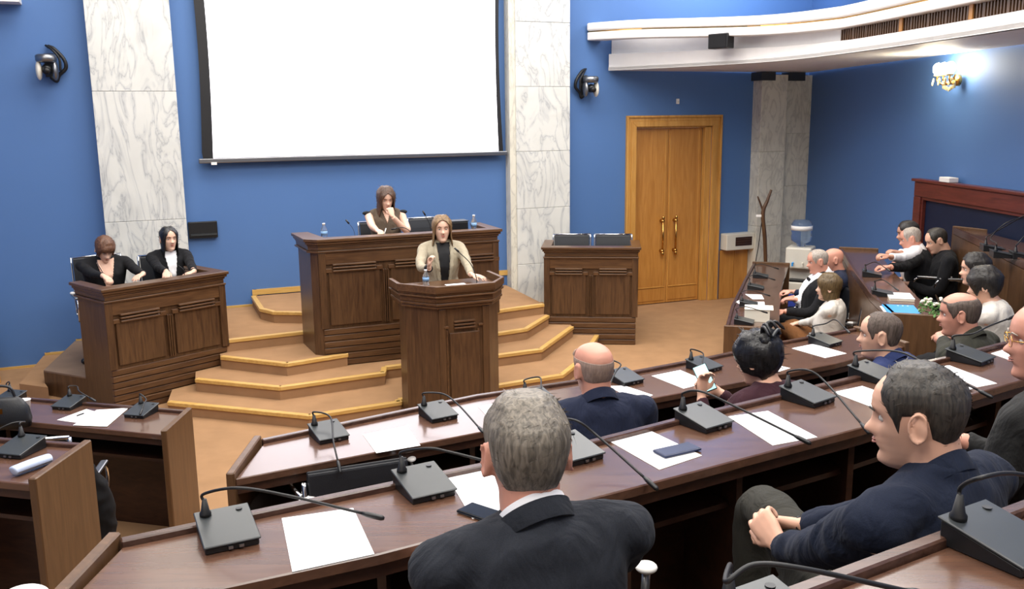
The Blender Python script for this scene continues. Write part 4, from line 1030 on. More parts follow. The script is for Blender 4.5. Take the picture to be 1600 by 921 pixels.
mic('microphone unit right of the bald man’s head', *(0.630, 4.914, 1.140), RD(32), [(0.600, 4.875, 1.250), (0.554, 4.721, 1.250), (0.500, 4.539, 1.230)])
mic('microphone unit behind the white phone of the dark-haired woman', *(1.125, 5.155, 1.140), RD(38), [(1.120, 5.180, 1.230), (1.098, 5.073, 1.220), (1.078, 5.008, 1.200)])
mic('microphone unit beside the white-jacketed woman’s chair', *(2.028, 5.715, 1.140), RD(38), [(2.033, 5.738, 1.270), (2.118, 5.803, 1.280), (2.137, 5.654, 1.250)])
ml = RD(-14)
mic('microphone unit left of the white sheets on the rear left row', *(-2.907, 5.701, 0.780), ml, [(-2.925, 5.858, 0.870), (-2.852, 5.739, 0.870), (-2.766, 5.692, 0.840)])
mic('microphone unit right of the white sheets on the rear left row', *(-2.362, 5.517, 0.780), ml, [(-2.341, 5.554, 0.870), (-2.318, 5.473, 0.870), (-2.309, 5.406, 0.850)])
mic('microphone unit at the left edge by the oak post', *(-3.368, 5.825, 0.780), ml, [(-3.441, 5.939, 0.870), (-3.382, 5.847, 0.870), (-3.306, 5.765, 0.850)])
mic('microphone unit on the nearer left row, behind the glasses case', *(-2.233, 3.902, 1.140), ml, [(-2.273, 4.030, 1.240), (-2.307, 3.984, 1.250), (-2.379, 3.949, 1.220)])
g = 'microphone units on the low dark desk'
R0P = [(1150, 512), (1160, 480), (1170, 456), (1178, 438)]
for k, (px_, z) in enumerate([((2.008, 7.892, 0.780), 0), ((2.249, 8.668, 0.780), 0), ((2.547, 9.530, 0.780), 0), ((2.788, 10.229, 0.780), 0)]):
    mic(['nearest unit on the low dark desk before the bow tie man', 'second nearest unit on the low dark desk', 'second farthest unit on the low dark desk', 'farthest unit on the low dark desk near the curved pole'][k], px_[0]+.06, px_[1], px_[2], RD(70), [Vector(px_)+Vector((-.02, -.02, .14)), Vector(px_)+Vector((.06, -.03, .16)), Vector(px_)+Vector((.2, -.04, .12))], g)
for k, (px_, st) in enumerate([((3.882, 7.091, 1.480), ((3.988, 7.489, 1.580), (4.078, 7.458, 1.700), (4.240, 7.475, 1.760))), ((3.997, 7.016, 1.480), ((3.997, 7.097, 1.580), (4.096, 7.176, 1.640), (4.161, 7.096, 1.700))), ((3.981, 7.437, 1.480), ((3.999, 7.571, 1.580), (4.146, 7.673, 1.620), (4.391, 7.815, 1.700)))]):
    mic(['middle unit on the far right dark desk', 'rightmost unit on the far right dark desk', 'leftmost unit on the far right dark desk'][k], *px_, RD(75), st)
mic('microphone unit left of the white notebook on the right-hand row', *(3.036, 7.298, 1.140), RD(72), [(2.939, 7.234, 1.270), (3.056, 7.342, 1.260), (3.098, 7.209, 1.220)])
mic('microphone unit left of the clasped hands of the men by the far wall', *(3.306, 8.203, 1.140), RD(72), [(3.198, 8.094, 1.260), (3.359, 8.268, 1.260), (3.411, 8.144, 1.220)])
# paper
def sum_xy(*a): return (sum(p[0] for p in a)/len(a), sum(p[1] for p in a)/len(a))
def px2(*a): return [p[:2] for p in a]
sheet('white sheet nearest the lower left, right of the leftmost second-row microphone', px2((-0.668, 2.433, 1.480), (-0.474, 2.497, 1.480), (-0.369, 2.208, 1.480), (-0.563, 2.117, 1.480)), Z2)
sheet('white sheet left of the grey-haired man, under the cracked phone', px2((-0.212, 2.722, 1.480), (-0.080, 2.793, 1.480), (0.002, 2.476, 1.480), (-0.120, 2.414, 1.480)), Z2)
sheet('white sheet partly under the navy phone', px2((0.329, 3.049, 1.480), (0.485, 3.158, 1.480), (0.632, 2.885, 1.480), (0.469, 2.765, 1.480)), Z2)
sheet('white sheet below a long microphone stem, right of the navy phone', px2((0.814, 3.284, 1.480), (0.982, 3.346, 1.480), (1.074, 3.050, 1.480), (0.894, 2.973, 1.480)), Z2)
sheet('white sheet left of the navy sweater man’s forehead', px2((1.312, 3.575, 1.480), (1.465, 3.659, 1.480), (1.555, 3.462, 1.480), (1.395, 3.379, 1.480)), Z2)
sheet('longer of two overlapping sheets right of the navy sweater man’s hair', px2((1.891, 3.951, 1.480), (1.975, 3.959, 1.480), (2.039, 3.674, 1.480), (1.929, 3.623, 1.480)), Z2)
sheet('shorter of two overlapping sheets right of the navy sweater man’s hair', px2((1.807, 3.867, 1.484), (1.888, 3.884, 1.484), (1.895, 3.593, 1.484), (1.808, 3.543, 1.484)), Z2+.003)
sheet('small piece of white sheet at the right edge by the man in glasses', px2((2.266, 4.161, 1.480), (2.381, 4.241, 1.480), (2.437, 4.154, 1.480), (2.296, 4.010, 1.480)), Z2)
sheet('white sheet on the first row, between the two leftmost microphones', px2((-0.712, 4.082, 1.140), (-0.517, 4.202, 1.140), (-0.425, 3.927, 1.140), (-0.613, 3.837, 1.140)), Z1)
sheet('white sheet on the first row behind the grey hair', px2((-0.182, 4.488, 1.140), (-0.006, 4.590, 1.140), (0.076, 4.316, 1.140), (-0.095, 4.216, 1.140)), Z1)
sheet('white sheet just right of the bald man’s shoulder', px2((0.525, 4.825, 1.140), (0.615, 4.834, 1.140), (0.746, 4.651, 1.140), (0.653, 4.522, 1.140)), Z1)
sheet('white sheet left of the white phone', px2((0.795, 5.017, 1.140), (0.981, 5.131, 1.140), (1.095, 4.877, 1.140), (0.931, 4.761, 1.140)), Z1)
sheet('corner of a white sheet right of the dark-haired woman', px2((1.463, 5.152, 1.140), (1.569, 5.218, 1.140), (1.631, 5.145, 1.140), (1.518, 5.054, 1.140)), Z1)
sheet('white sheet left of the man with the blue collar', px2((1.779, 5.606, 1.140), (1.953, 5.715, 1.140), (2.078, 5.464, 1.140), (1.909, 5.364, 1.140)), Z1)
sheet('left one of two overlapping sheets on the rear left row', px2((-2.854, 5.423, 0.780), (-2.768, 5.636, 0.780), (-2.617, 5.539, 0.780), (-2.679, 5.356, 0.780)), Z0)
sheet('right one of two overlapping sheets on the rear left row', px2((-2.688, 5.608, 0.784), (-2.495, 5.640, 0.784), (-2.478, 5.278, 0.784), (-2.700, 5.310, 0.784)), Z0+.003)
o = tag(obj('pen', T_([(-2.759, 5.486, 0.787), (-2.737, 5.536, 0.787)], .004, 8), M['rubber'], smooth=True), 'black pen on the left overlapping sheet of the rear left row', 'pen')
sheet('farthest white sheet on the low dark desk', px2((2.421, 9.249, 0.780), (2.582, 9.205, 0.780), (2.544, 8.970, 0.780), (2.430, 8.977, 0.780)), Z0)
sheet('middle white sheet on the low dark desk', px2((2.333, 8.852, 0.780), (2.509, 8.842, 0.780), (2.453, 8.595, 0.780), (2.246, 8.607, 0.780)), Z0)
sheet('white scrap left of the sheets on the low dark desk', px2((2.226, 8.858, 0.780), (2.328, 8.983, 0.780), (2.383, 8.947, 0.780), (2.239, 8.731, 0.780)), Z0)
c_ = (2.252, 8.145, 0.780)
t = thing('document_box', 'cream open document box on the near end of the low dark desk', 'box', (c_[0]-.03, c_[1]-.1, Z0+.001), RD(-15))
obj('front_side', B(-.11, .11, -.1, -.095, 0, .11), M['cream'], t); obj('back_side', B(-.11, .11, .095, .1, 0, .11), M['cream'], t); obj('left_side', B(-.11, -.105, -.095, .095, 0, .11), M['cream'], t); obj('right_side', B(.105, .11, -.095, .095, 0, .11), M['cream'], t); obj('papers_inside', B(-.1, .1, -.09, .09, 0, .1), M['paper'], t); obj('open_flap', B(-.11, .14, -.11, .1, .112, .115), M['cream'], t)
t = thing('notebook', 'white notebook above the blue folder on the right-hand row', 'notebook', (*sum_xy((3.067, 7.324, 1.140), (3.283, 7.311, 1.140), (3.172, 6.975, 1.140), (2.991, 7.062, 1.140)), Z1), RD(75))
obj('pages', B(-.13, .13, -.09, .09, .002, .02), M['cream'], t); obj('cover', B(-.133, .133, -.093, .093, .0205, .023), M['paper'], t)
t = thing('folder', 'bright blue folder on the right-hand desk row', 'folder', (*sum_xy((2.911, 6.916, 1.150), (3.110, 6.905, 1.150), (2.936, 6.428, 1.150), (2.767, 6.459, 1.150)), Z1), RD(76))
obj('cover', B(-.17, .17, -.115, .115, .004, .018), M['bluefolder'], t, bevel=.003)
for k in range(3): obj('logo_dot', B(.12, .135, -.07+.035*k, -.06+.035*k, .0182, .019), M['paper'], t)
obj('white_sheet', B(-.15, .16, .1, .13, .0, .004), M['paper'], t)
# phones
def phone(label, c, z, yaw, m, tilt=0, thick=.009, L_=.15, w_=.072, scr=None):
    t = thing('phone', label, 'phone', (c[0], c[1], z), yaw)
    obj('case', B(-w_/2, w_/2, -L_/2, L_/2, 0, thick), M[m], t, bevel=.004, seg=2)
    obj('glass', B(-w_/2+.004, w_/2-.004, -L_/2+.004, L_/2-.004, thick, thick+.0008), M[scr or 'phone'], t)
    return t
p = phone('dark cracked phone on the desk by the grey-haired man’s left shoulder', (-0.088, 2.439, 1.480), Z2+.001, RD(52), 'phone')
p = phone('navy phone lying on a white sheet', (0.555, 2.923, 1.480), Z2+.003, RD(-62), 'navycase', scr='navycase', L_=.155)
# glasses case on the left row
t = thing('glasses_case', 'light blue rounded glasses case on the left desk row', 'case', (*(-2.071, 3.686, 1.140)[:2], Z1+.001), RD(62))
bm = bmesh.new(); tube(bm, spline([(-.085, 0, .022), (-.07, 0, .024), (0, 0, .026), (.07, 0, .024), (.085, 0, .022)], 3), [(.015, .012)]+[(.021, .028)]*11+[(.015, .012)], 16); obj('shell', bm, plain('pale_blue', srgb('#b9c6e0'), .35), t, smooth=True)
obj('hinge_line', B(-.08, .08, -.029, -.025, .018, .021), M['metal'], t)
t = thing('paper_cup', 'white paper cup on the rear left desk row', 'cup', (*(-3.114, 5.545, 0.780)[:2], Z0+.001))
obj('cup_wall', Lt([(0, 0), (.028, 0), (.038, .095), (.041, .097), (.037, .098), (.026, .004), (0, .004)], 24), M['white'], t, smooth=True); 
# dark bag on left desk
t = thing('handbag', 'black soft bag at the left edge on the rear left row', 'bag', (*(-3.111, 5.300, 0.780)[:2], Z0+.001), RD(10))
bm = bmesh.new(); loftz(bm, [(0, 0, .15, .06), (.05, 0, .16, .065), (.12, 0, .15, .05), (.17, 0, .12, .03), (.19, 0, .09, .015)], Matrix()); obj('bag_body', bm, M['leather'], t, smooth=True)
obj('bag_handle', T_(spline([(-.08, 0, .17), (-.05, 0, .25), (.05, 0, .25), (.08, 0, .17)]), .008), M['leather'], t, smooth=True); obj('bag_clasp', B(-.015, .015, -.055, -.045, .1, .13), M['gold'], t)
# bottles
def bottle(label, x, y, z, h=.2, r=.03):
    t = thing('water_bottle', label, 'bottle', (x, y, z))
    obj('shell', Lt([(0, 0), (r, 0), (r, h*.3), (r*.88, h*.36), (r, h*.42), (r, h*.66), (r*.45, h*.86), (r*.42, h*.93), (0, h*.93)], 20), M['clear'], t, smooth=True)
    obj('label_band', Lt([(r*1.01, h*.42), (r*1.02, h*.42), (r*1.02, h*.62), (r*1.01, h*.62)], 20), plain('label_blue', srgb('#7fa6cf'), .4), t, smooth=True)
    obj('cap', Lt([(0, h*.93), (r*.47, h*.93), (r*.47, h), (0, h)], 16), M['white'], t, smooth=True); return t
LZ = 1.171
bottle('clear plastic water bottle on the lectern', *W(-.23, -.02), LZ, .17, .028)
bottle('clear plastic bottle on the left end of the rostrum', *W(-.80, 1.5), 1.416, .2, .032)
bottle('clear plastic bottle on the right end of the rostrum', *W(.74, 1.45), 1.416, .21, .03)
t = st_thing('document_tray', 'dark tray near the right end of the rostrum', 'tray', .56, 1.5, 1.416)
obj('tray_body', B(-.11, .11, -.08, .08, 0, .15), M['plastic_side'], t, bevel=.01); obj('tray_lip', B(-.115, .115, -.085, .085, .151, .158), M['plastic'], t)
t = st_thing('desk_speaker', 'low black device on the right corner of the rostrum', 'device', .86, 1.42, 1.416); obj('device_body', B(-.07, .05, -.05, .05, 0, .03), M['rubber'], t, bevel=.008); obj('device_button', B(-.02, .02, -.02, .02, .03, .034), M['plastic'], t)
sheet('white papers lying on the lectern top', [W(-.02, -.05), W(.16, -.05), W(.16, .12), W(-.02, .12)], LZ)
def gooseneck(name, label, pts, r=.004):
    x, y, z = pts[0]; t = thing(name, label, 'microphone', (x, y, z))
    q = spline([Vector(p)-Vector(pts[0]) for p in pts], 6)
    obj('base', Lt([(0, 0), (.03, 0), (.026, .012), (.008, .02), (0, .02)], 16), M['rubber'], t, smooth=True); obj('stem', T_(q, r, 8), M['rubber'], t, smooth=True)
    d = (q[-1]-q[-2]).normalized(); obj('mic_head', T_([q[-1], q[-1]+d*.05], [.009, .008], 10), M['plastic_side'], t, smooth=True)
a = Vector((*W(.2, -.1), LZ)); 
gooseneck('lectern_microphone', 'thin gooseneck microphone on the lectern before the speaker', [a, a+Vector((0, .0, .08)), a+Vector((-.05, .03, .2)), a+Vector((-.15, .05, .3))])
a = Vector((*W(.1, 1.5), 1.416)); gooseneck('rostrum_microphone', 'thin gooseneck microphone before the seated woman on the rostrum', [a, a+Vector((-.03, 0, .07)), a+Vector((-.1, .0, .11)), a+Vector((-.17, .0, .1))])
a = Vector((*W(.3, 1.55), 1.416)); gooseneck('rostrum_microphone', 'gooseneck microphone behind the speaker’s hair on the rostrum', [a, a+Vector((.0, 0, .1)), a+Vector((-.02, .0, .16)), a+Vector((-.05, .0, .22))])
a = Vector((*W(-.5, 1.5), 1.416)); gooseneck('rostrum_microphone', 'gooseneck microphone near the left rostrum bottle', [a, a+Vector((.0, 0, .08)), a+Vector((-.02, .0, .14)), a+Vector((-.05, .0, .18))], .002)
dlp = lambda a_, b_: tuple((Vector(DLC)+dl*a_+dn*b_))
a = Vector((*dlp(.98, .25), 1.087)); t = thing('microphone_unit', 'black microphone unit on the right end of the left stage desk', 'microphone', tuple(a), DLA); obj('housing', B(-.08, .08, -.06, .06, 0, .035), M['plastic_side'], t, bevel=.006); obj('stem', T_(spline([(-.05, .03, .03), (-.05, .03, .1), (-.09, .05, .15)]), .004), M['rubber'], t)
sheet('white papers on the right end of the left stage desk', [dlp(1.04, .3), dlp(1.19, .3), dlp(1.19, .5), dlp(1.04, .5)], 1.087, th=.01)
sheet('paper the auburn-haired woman writes on', [dlp(.3, .08), dlp(.52, .08), dlp(.52, .26), dlp(.3, .26)], 1.087)

# ================================================================ chairs in view
chair('empty black chair right of the seated woman on the rostrum', *W(.60, 2.35), .6, RD(-68), high=.82)
dr_ = lambda a_, b_: (DRC[0]+cos(DRA)*a_-sin(DRA)*b_, DRC[1]+sin(DRA)*a_+cos(DRA)*b_)
chair('left one of two empty chairs behind the right stage desk', *dr_(.3, .85), .24, RD(-92), high=.86); chair('right one of two empty chairs behind the right stage desk', *dr_(.8, .85), .24, RD(-96), high=.86)
chair('empty low-backed chair at the left end of the first desk row, pale arm caps showing', -.78, 3.98, F1, RD(112), high=.28, caps=True)
chair('chair between the two left rows with a black jacket on it', -2.62, 4.8, 0, RD(100))
t = thing('draped_jacket', 'black jacket hanging over a chair back between the two left rows', 'jacket', (-2.36, 4.45, 0), RD(20))
bm = bmesh.new(); loftz(bm, [(.12, -.0, .2, .035), (.3, 0, .23, .05), (.6, 0, .25, .06), (.74, 0, .22, .06), (.84, .0, .17, .05), (.87, 0, .1, .02)], Matrix()); remesh('cloth', bm, M['black'], t, .012, 2, disp=.012)
chair('chair at the lower left corner, chrome arm in view', *(-1.756, 2.595, 0.900)[:2], F1, RD(95))
t = thing('arm_cap', 'round glossy white cap at the lower left corner', 'arm cap', (-1.562, 2.651, 1.120), RD(20)); bm = bmesh.new(); ell(bm, (0, 0, .0), (.075, .05, .04), seg=24, rings=14); obj('cap_shell', bm, M['white'], t, smooth=True); obj('cap_stem', T_([(0, 0, -.02), (0, 0, -.3)], .014), M['chrome'], t, smooth=True)

# ================================================================ the people
WSH = plain('white_cloth', srgb('#ecebee'), .8, bmp=.2, bscale=300); BEIGE = cloth('beige_blazer', srgb('#a69c87')); OLIVE = cloth('olive_top', srgb('#5c5044'))
SUIT = cloth('charcoal_suit', srgb('#24272e')); NAVY = cloth('navy_suit', srgb('#20263a')); SWEAT = cloth('navy_sweater', srgb('#192031'))
BURG = cloth('burgundy_jacket', srgb('#3a2129')); BLSH = cloth('blue_jacket', srgb('#2f3a63')); DKG = cloth('dark_grey_suit', srgb('#2a2a2a')); BLK = cloth('black_suit', srgb('#17171a'))
BLUSE = plain('black_shirt', srgb('#1f1f21'), .6, spec=.2); CREAMJ = cloth('white_jacket', srgb('#d9d3ca')); OLG = cloth('olive_grey_suit', srgb('#35352e')); TROUSB = cloth('brown_trousers', srgb('#6b4526')); GREYT = cloth('dark_grey_trousers', srgb('#35342f'))
def lapels(p, m, zb=.2, w=.06, th=.045): return patch(p, m, band(zb, w, th), 'lapels', off=.007)
# --- speaker
p = person('woman in beige blazer and black shirt speaking at the lectern', (-0.644, 8.385, 1.720), .12, RD(-76), lean=3, head=(-4, -2, 0), female=True, build=1.0, skin='light', top=BEIGE, trousers='black', stand=True, lips=LIPR, hair={'brow': HM['brown']},
           rh=dict(w=(-0.725, 7.890, 1.310), f=(.05, -.1, 1), n=(.9, -.3, .1), side=-1, curl=.9, thumb=.9), lh=dict(w=(-0.363, 7.969, 1.235), f=(.9, -.35, -.12), n=(0, 0, -1), side=-1, curl=.3, spread=.2), lelb=(-.6, -.5, -.8), relb=(.8, -.2, -1))
patch(p, BLUSE, lambda x, z: z > .02 and abs(x) < .026+.035*max(0, (z-.1)/.42), 'black_shirt', off=.004)
collar(p, BLUSE, -.01, .03, .07, .058, 25, 'shirt_collar')
patch(p, BEIGE, lambda x, z: .0 < z < .53 and .03+.035*max(0, (z-.1)/.42) < abs(x) < .05+.06*max(0, (z-.05)/.47)*(1 if z < .4 else 1-.5*(z-.4)/.13), 'lapels', off=.008)
for s in (1,): sleeve_cuff(p, s, BLUSE, 'black_cuff')
BOB = lerp_phi([(0, .092), (20, .078), (38, .045), (54, -.005), (64, -.08), (73, -.14), (88, -.165), (110, -.17), (180, -.165)])
hair_shell('hair', p['Mh'], HM['blonde'], p['t'], BOB, .019, curtain=True, taper=.1, noise_a=.006, flare=1.2, part=0, strands=1500, slen=.03, srad=.001)
# --- seated woman on the rostrum
p = person('woman in sleeveless olive top on the rostrum, hand at her mouth', (-1.309, 9.552, 1.900), .6, RD(-72), lean=6, head=(4, 12, 0), female=True, skin='light', top=OLIVE, sleeves=None, lips=LIP, hair={'brow': HM['brown']},
           lh=dict(w=(-1.215, 9.30, 1.62), f=(-.3, .3, .9), n=(-.4, .8, .2), side=1, curl=1.3, thumb=.8), lelb=(-.5, .6, -1), rh=dict(w=(-1.313, 8.948, 1.490), f=(.5, -.8, -.1), n=(0, 0, -1), side=1, curl=.8))
LONG = lerp_phi([(0, .09), (16, .07), (32, .03), (46, -.04), (56, -.13), (66, -.20), (90, -.23), (110, -.235), (180, -.23)])
hair_shell('hair', p['Mh'], HM['brown'], p['t'], LONG, .024, curtain=True, taper=.15, noise_a=.007, flare=.25, part=0, strands=1200, slen=.05, srad=.001)
patch(p, SK['light'], vee(.40, .04), 'neck_opening', off=.003, target=p['jacket'])
for s in (-1, 1):
    bm = bmesh.new(); ell(bm, p['sh'][s]+Vector((s*.02, 0, .028)), (.045, .05, .022)); obj('black_shoulder_trim', bm, M['black'], p['t'], smooth=True)
t = tag(obj('pen', T_([(-1.266, 8.972, 1.480), (-1.249, 9.004, 1.540)], .005), M['white'], smooth=True), 'white pen in the hand of the seated woman on the rostrum', 'pen')
# --- two women at the left desk
p = person('auburn-haired woman in black V-neck writing, head bowed, left stage desk', (-3.920, 8.713, 1.500), .25, RD(-56), lean=12, head=(4, 34, 0), female=True, build=1.18, skin='light', top='black', lips=LIP, hair={'brow': HM['auburn']},
           rh=dict(w=(-3.466, 8.006, 1.160), f=(.7, -.5, -.25), n=(0, 0, -1), side=1, curl=1.0, thumb=.8), lh=dict(w=(-3.333, 8.314, 1.150), f=(-.2, -.9, -.1), n=(0, 0, -1), side=-1, curl=.4))
patch(p, SK['light'], vee(.20, .085), 'neckline_skin', off=.004)
hair_shell('hair', p['Mh'], HM['auburn'], p['t'], lerp_phi([(0, .035), (30, .03), (50, -.02), (64, -.06), (90, -.07), (120, -.085), (180, -.10)]), .016, taper=.4, noise_a=.006, strands=900, slen=.03, srad=.001)
p = person('woman with long black hair, black blazer and white turtleneck at the left stage desk', (-3.482, 9.161, 1.560), .25, RD(-58), lean=6, head=(8, 0, 0), female=True, skin='light', top=BLK, lips=LIPR, hair={'brow': HM['black']},
           rh=dict(w=(-3.227, 8.514, 1.150), f=(.3, -.9, -.1), n=(0, 0, -1), side=1, curl=.5), lh=dict(w=(-3.118, 8.799, 1.150), f=(-.4, -.7, -.1), n=(0, 0, -1), side=-1, curl=.4))
patch(p, WSH, vee(.08, .062), 'white_turtleneck', off=.004); collar(p, WSH, -.02, .05, .064, .055, 0, 'turtleneck_collar')
hair_shell('hair', p['Mh'], HM['black'], p['t'], lerp_phi([(0, .095), (16, .08), (34, .04), (50, -.04), (60, -.14), (75, -.23), (110, -.25), (180, -.25)]), .013, curtain=True, taper=.1, noise_a=.003, part=0, strands=600, slen=.05, srad=.0008)
# --- grey-haired man, seen from behind
p = person('grey-haired man in charcoal suit seen from behind in the foreground', (0.027, 1.849, 2.020), F2, RD(113), lean=6, head=(-14, 4, 0), hs=1.07, build=1.1, skin='pink', top=SUIT, trousers=SUIT, cvox=.009, voxel=.006,
           lh=dict(w=(-.18, 2.28, 1.34), f=(.5, .8, -.1), n=(0, 0, -1), side=1, curl=.5), rh=dict(w=(.16, 2.36, 1.34), f=(-.6, .6, -.1), n=(0, 0, -1), side=-1, curl=.5), lelb=(-.12, -.4, -1), relb=(.12, -.4, -1), wr=.005)
collar(p, WSH, .02, .062, .078, .073, 25, 'shirt_collar'); collar(p, SUIT, .004, .048, .085, .081, 30, 'jacket_collar', .009)
hair_shell('hair', p['Mh'], HM['grey'], p['t'], SHORT, .014, taper=.92, noise_a=.0022, ncol=96, nrow=36, strands=9000, slen=.026, srad=.00055, scol=HM['grey'])
# --- bald man
p = person('bald man in navy suit seen from behind on the first row', (0.347, 3.756, 1.660), F1, RD(108), lean=4, head=(6, 0, 0), build=1.08, skin='pink', top=NAVY, trousers=NAVY)
collar(p, NAVY, -.004, .045, .088, .078, 30, 'jacket_collar', .009)
hair_shell('hair', p['Mh'], HM['stubbald'], p['t'], RING_LO, .003, taper=.9, noise_a=.0008, crown_open=lerp_phi([(0, .072), (70, .05), (100, .05), (180, .045)]))
# --- woman with the phone
p = person('woman with pinned-up black hair and burgundy jacket looking at her phone', (1.128, 4.120, 1.600), F1, RD(118), lean=6, head=(22, 14, 0), female=True, build=1.05, skin='fair', top=BURG, lips=LIP, hair={'brow': HM['black']},
           lh=dict(w=(0.933, 4.313, 1.230), f=(.1, .25, .9), n=(.5, -.8, .1), side=1, curl=.7, thumb=.6), rh=dict(w=(1.051, 4.427, 1.220), f=(-.8, .3, .35), n=(-.3, -.8, .2), side=-1, curl=.7, thumb=.6))
hair_shell('hair', p['Mh'], HM['black'], p['t'], lerp_phi([(0, .06), (30, .05), (50, .0), (70, -.05), (95, -.07), (130, -.10), (180, -.125)]), .024, taper=.3, noise_a=.012, strands=2500, slen=.05, srad=.001)
bn = bmesh.new()
for k in range(11):
    a = k*2.4; c = p['Mh'] @ Vector((.035*cos(a), -.075+.025*sin(a*1.3), .085+.022*sin(a))); ell(bn, c, (.036, .030, .032), Matrix.Rotation(a, 3, 'Y'), 10, 7)
obj('hair_bun', bn, HM['black'], p['t'], smooth=True)
for k in range(4):
    a = -1.2+k*.7; b0 = p['Mh'] @ Vector((.03*sin(a), -.06, .12)); b1 = p['Mh'] @ Vector((.06*sin(a*1.4), -.09, .145+.02*cos(a))); b2 = p['Mh'] @ Vector((.085*sin(a*1.5), -.12, .11))
    obj('loose_lock', T_(spline([b0, b1, b2], 4), [.012]*4+[.008]*4+[.002], 6), HM['black'], p['t'], smooth=True)
obj('hair_clip', T_(spline([p['Mh'] @ Vector((-.04, -.11, .10)), p['Mh'] @ Vector((0, -.125, .125)), p['Mh'] @ Vector((.045, -.11, .10))]), .008, 8), M['plastic'], p['t'], smooth=True)
ph = phone('white-screened phone held up by the dark-haired woman', (0, 0), 0, 0, 'phone', scr='phone_screen')
c_ = Vector((0.960, 4.376, 1.310)); vv = (Vector((0, 0, 2.6))-c_).normalized(); up = Vector((-.35, .05, .9)); zz = (vv*.8+Vector((-.1, -.1, .5))).normalized(); xx = up.cross(zz).normalized(); yy = zz.cross(xx)
mm_ = Matrix((xx, yy, zz)).transposed().to_4x4(); mm_.translation = c_; ph.matrix_world = mm_
# --- man with blue collar
p = person('man with cropped hair in blue jacket, in profile on the first row', (1.865, 4.471, 1.620), F1, RD(135), lean=4, head=(22, 2, 0), build=1.05, skin='fair', top=BLSH, voxel=.006, hair={'brow': HM['pepper']}, lips=LIP)
hair_shell('hair', p['Mh'], HM['stub'], p['t'], RECEDE, .005, taper=.8, noise_a=.0015, strands=2500, slen=.008, srad=.0006)
collar(p, BLSH, -.004, .045, .086, .076, 40, 'jacket_collar', .008)
# --- man in the navy sweater
p = person('man in navy sweater, hands clasped, large in the right foreground', (0.914, 1.982, 2.040), F2, RD(124), lean=-3, head=(27, 6, 0), build=1.12, skin='fair', top=SWEAT, trousers=GREYT, voxel=.0045, cvox=.009, wr=.005, neck=.565, hair={'brow': HM['dark']}, lips=LIP,
           rh=dict(w=(0.800, 2.451, 1.420), f=(-.85, .35, -.05), n=(-.25, -.55, -.6), side=-1, curl=.75, curls=(.6, .75, .85, .95), thumb=.35), relb=(.7, -.3, -.9), lh=dict(w=(0.717, 2.365, 1.400), f=(-.28, .62, .33), n=(.55, .45, -.3), side=1, curl=.9, curls=(.85, .9, 1.0, 1.1), thumb=.4), lelb=(-.7, -.3, -.9), knees={-1: dict(w=(0.788, 2.709, 1.380)), 1: (.14, .46, .50)})
hair_shell('hair', p['Mh'], HM['pepper'], p['t'], lerp_phi([(0, .094), (20, .096), (36, .082), (52, .045), (64, .01), (70, -.026), (78, .02), (102, .022), (114, -.035), (140, -.075), (180, -.085)]), .012, taper=.92, noise_a=.003, ncol=96, nrow=36, strands=9000, slen=.02, srad=.0006)
collar(p, SWEAT, .0, .048, .079, .072, 12, 'sweater_collar', .008)
obj('bracelet', T_([p['W'][1]-(p['W'][1]-p['E'][1]).normalized()*-.006, p['W'][1]+(p['W'][1]-p['E'][1]).normalized()*.002], .031, 14), M['rubber'], p['t'], smooth=True)
# --- man in glasses at the right edge
p = person('grey-haired man in glasses and dark grey suit, cut off by the right edge', (1.570, 2.594, 2.060), F2, RD(128), lean=3, head=(34, 3, 0), build=1.2, skin='pink', top=DKG, trousers=DKG, voxel=.006, hair={'brow': HM['silver']}, lips=LIP, wr=.006)
hair_shell('hair', p['Mh'], HM['silver'], p['t'], RECEDE, .008, taper=.8, noise_a=.002, strands=2500, slen=.015)
for s in (-1, 1):
    q = [p['Mh'] @ Vector((s*.032+.023*cos(a*pi/8), .099, .002+.017*sin(a*pi/8))) for a in range(17)]
    obj('glasses_rim', T_(q, .0011, 6), M['gold'], p['t'], smooth=True); obj('glasses_temple', T_([p['Mh'] @ Vector((s*.055, .098, .008)), p['Mh'] @ Vector((s*.078, .05, .006)), p['Mh'] @ Vector((s*.08, -.01, .002))], .0018, 6), M['gold'], p['t'], smooth=True)
obj('glasses_bridge', T_([p['Mh'] @ Vector((-.01, .101, .005)), p['Mh'] @ Vector((0, .106, .008)), p['Mh'] @ Vector((.01, .101, .005))], .0016, 6), M['gold'], p['t'], smooth=True)
# --- balding man with folded hands
p = person('balding man in dark olive suit with folded hands on the first row', (2.398, 4.762, 1.660), F1, RD(130), lean=6, head=(24, 5, 0), build=1.15, skin='pink', top=OLG, voxel=.006, hair={'brow': HM['pepper']}, lips=LIP,
           lh=dict(w=(2.490, 5.089, 1.310), f=(.5, .7, .1), n=(0, -.5, -1), side=1, curl=.8), rh=dict(w=(2.615, 5.136, 1.320), f=(-.9, .2, .1), n=(0, .3, -1), side=-1, curl=.8))
hair_shell('hair', p['Mh'], HM['stub'], p['t'], RING_LO, .007, taper=.8, noise_a=.002, crown_open=lerp_phi([(0, .08), (60, .07), (100, .082), (180, .085)]), strands=1500, slen=.01)
collar(p, OLG, -.004, .045, .088, .078, 34, 'jacket_collar', .009); sleeve_cuff(p, -1, WSH, 'shirt_cuff')
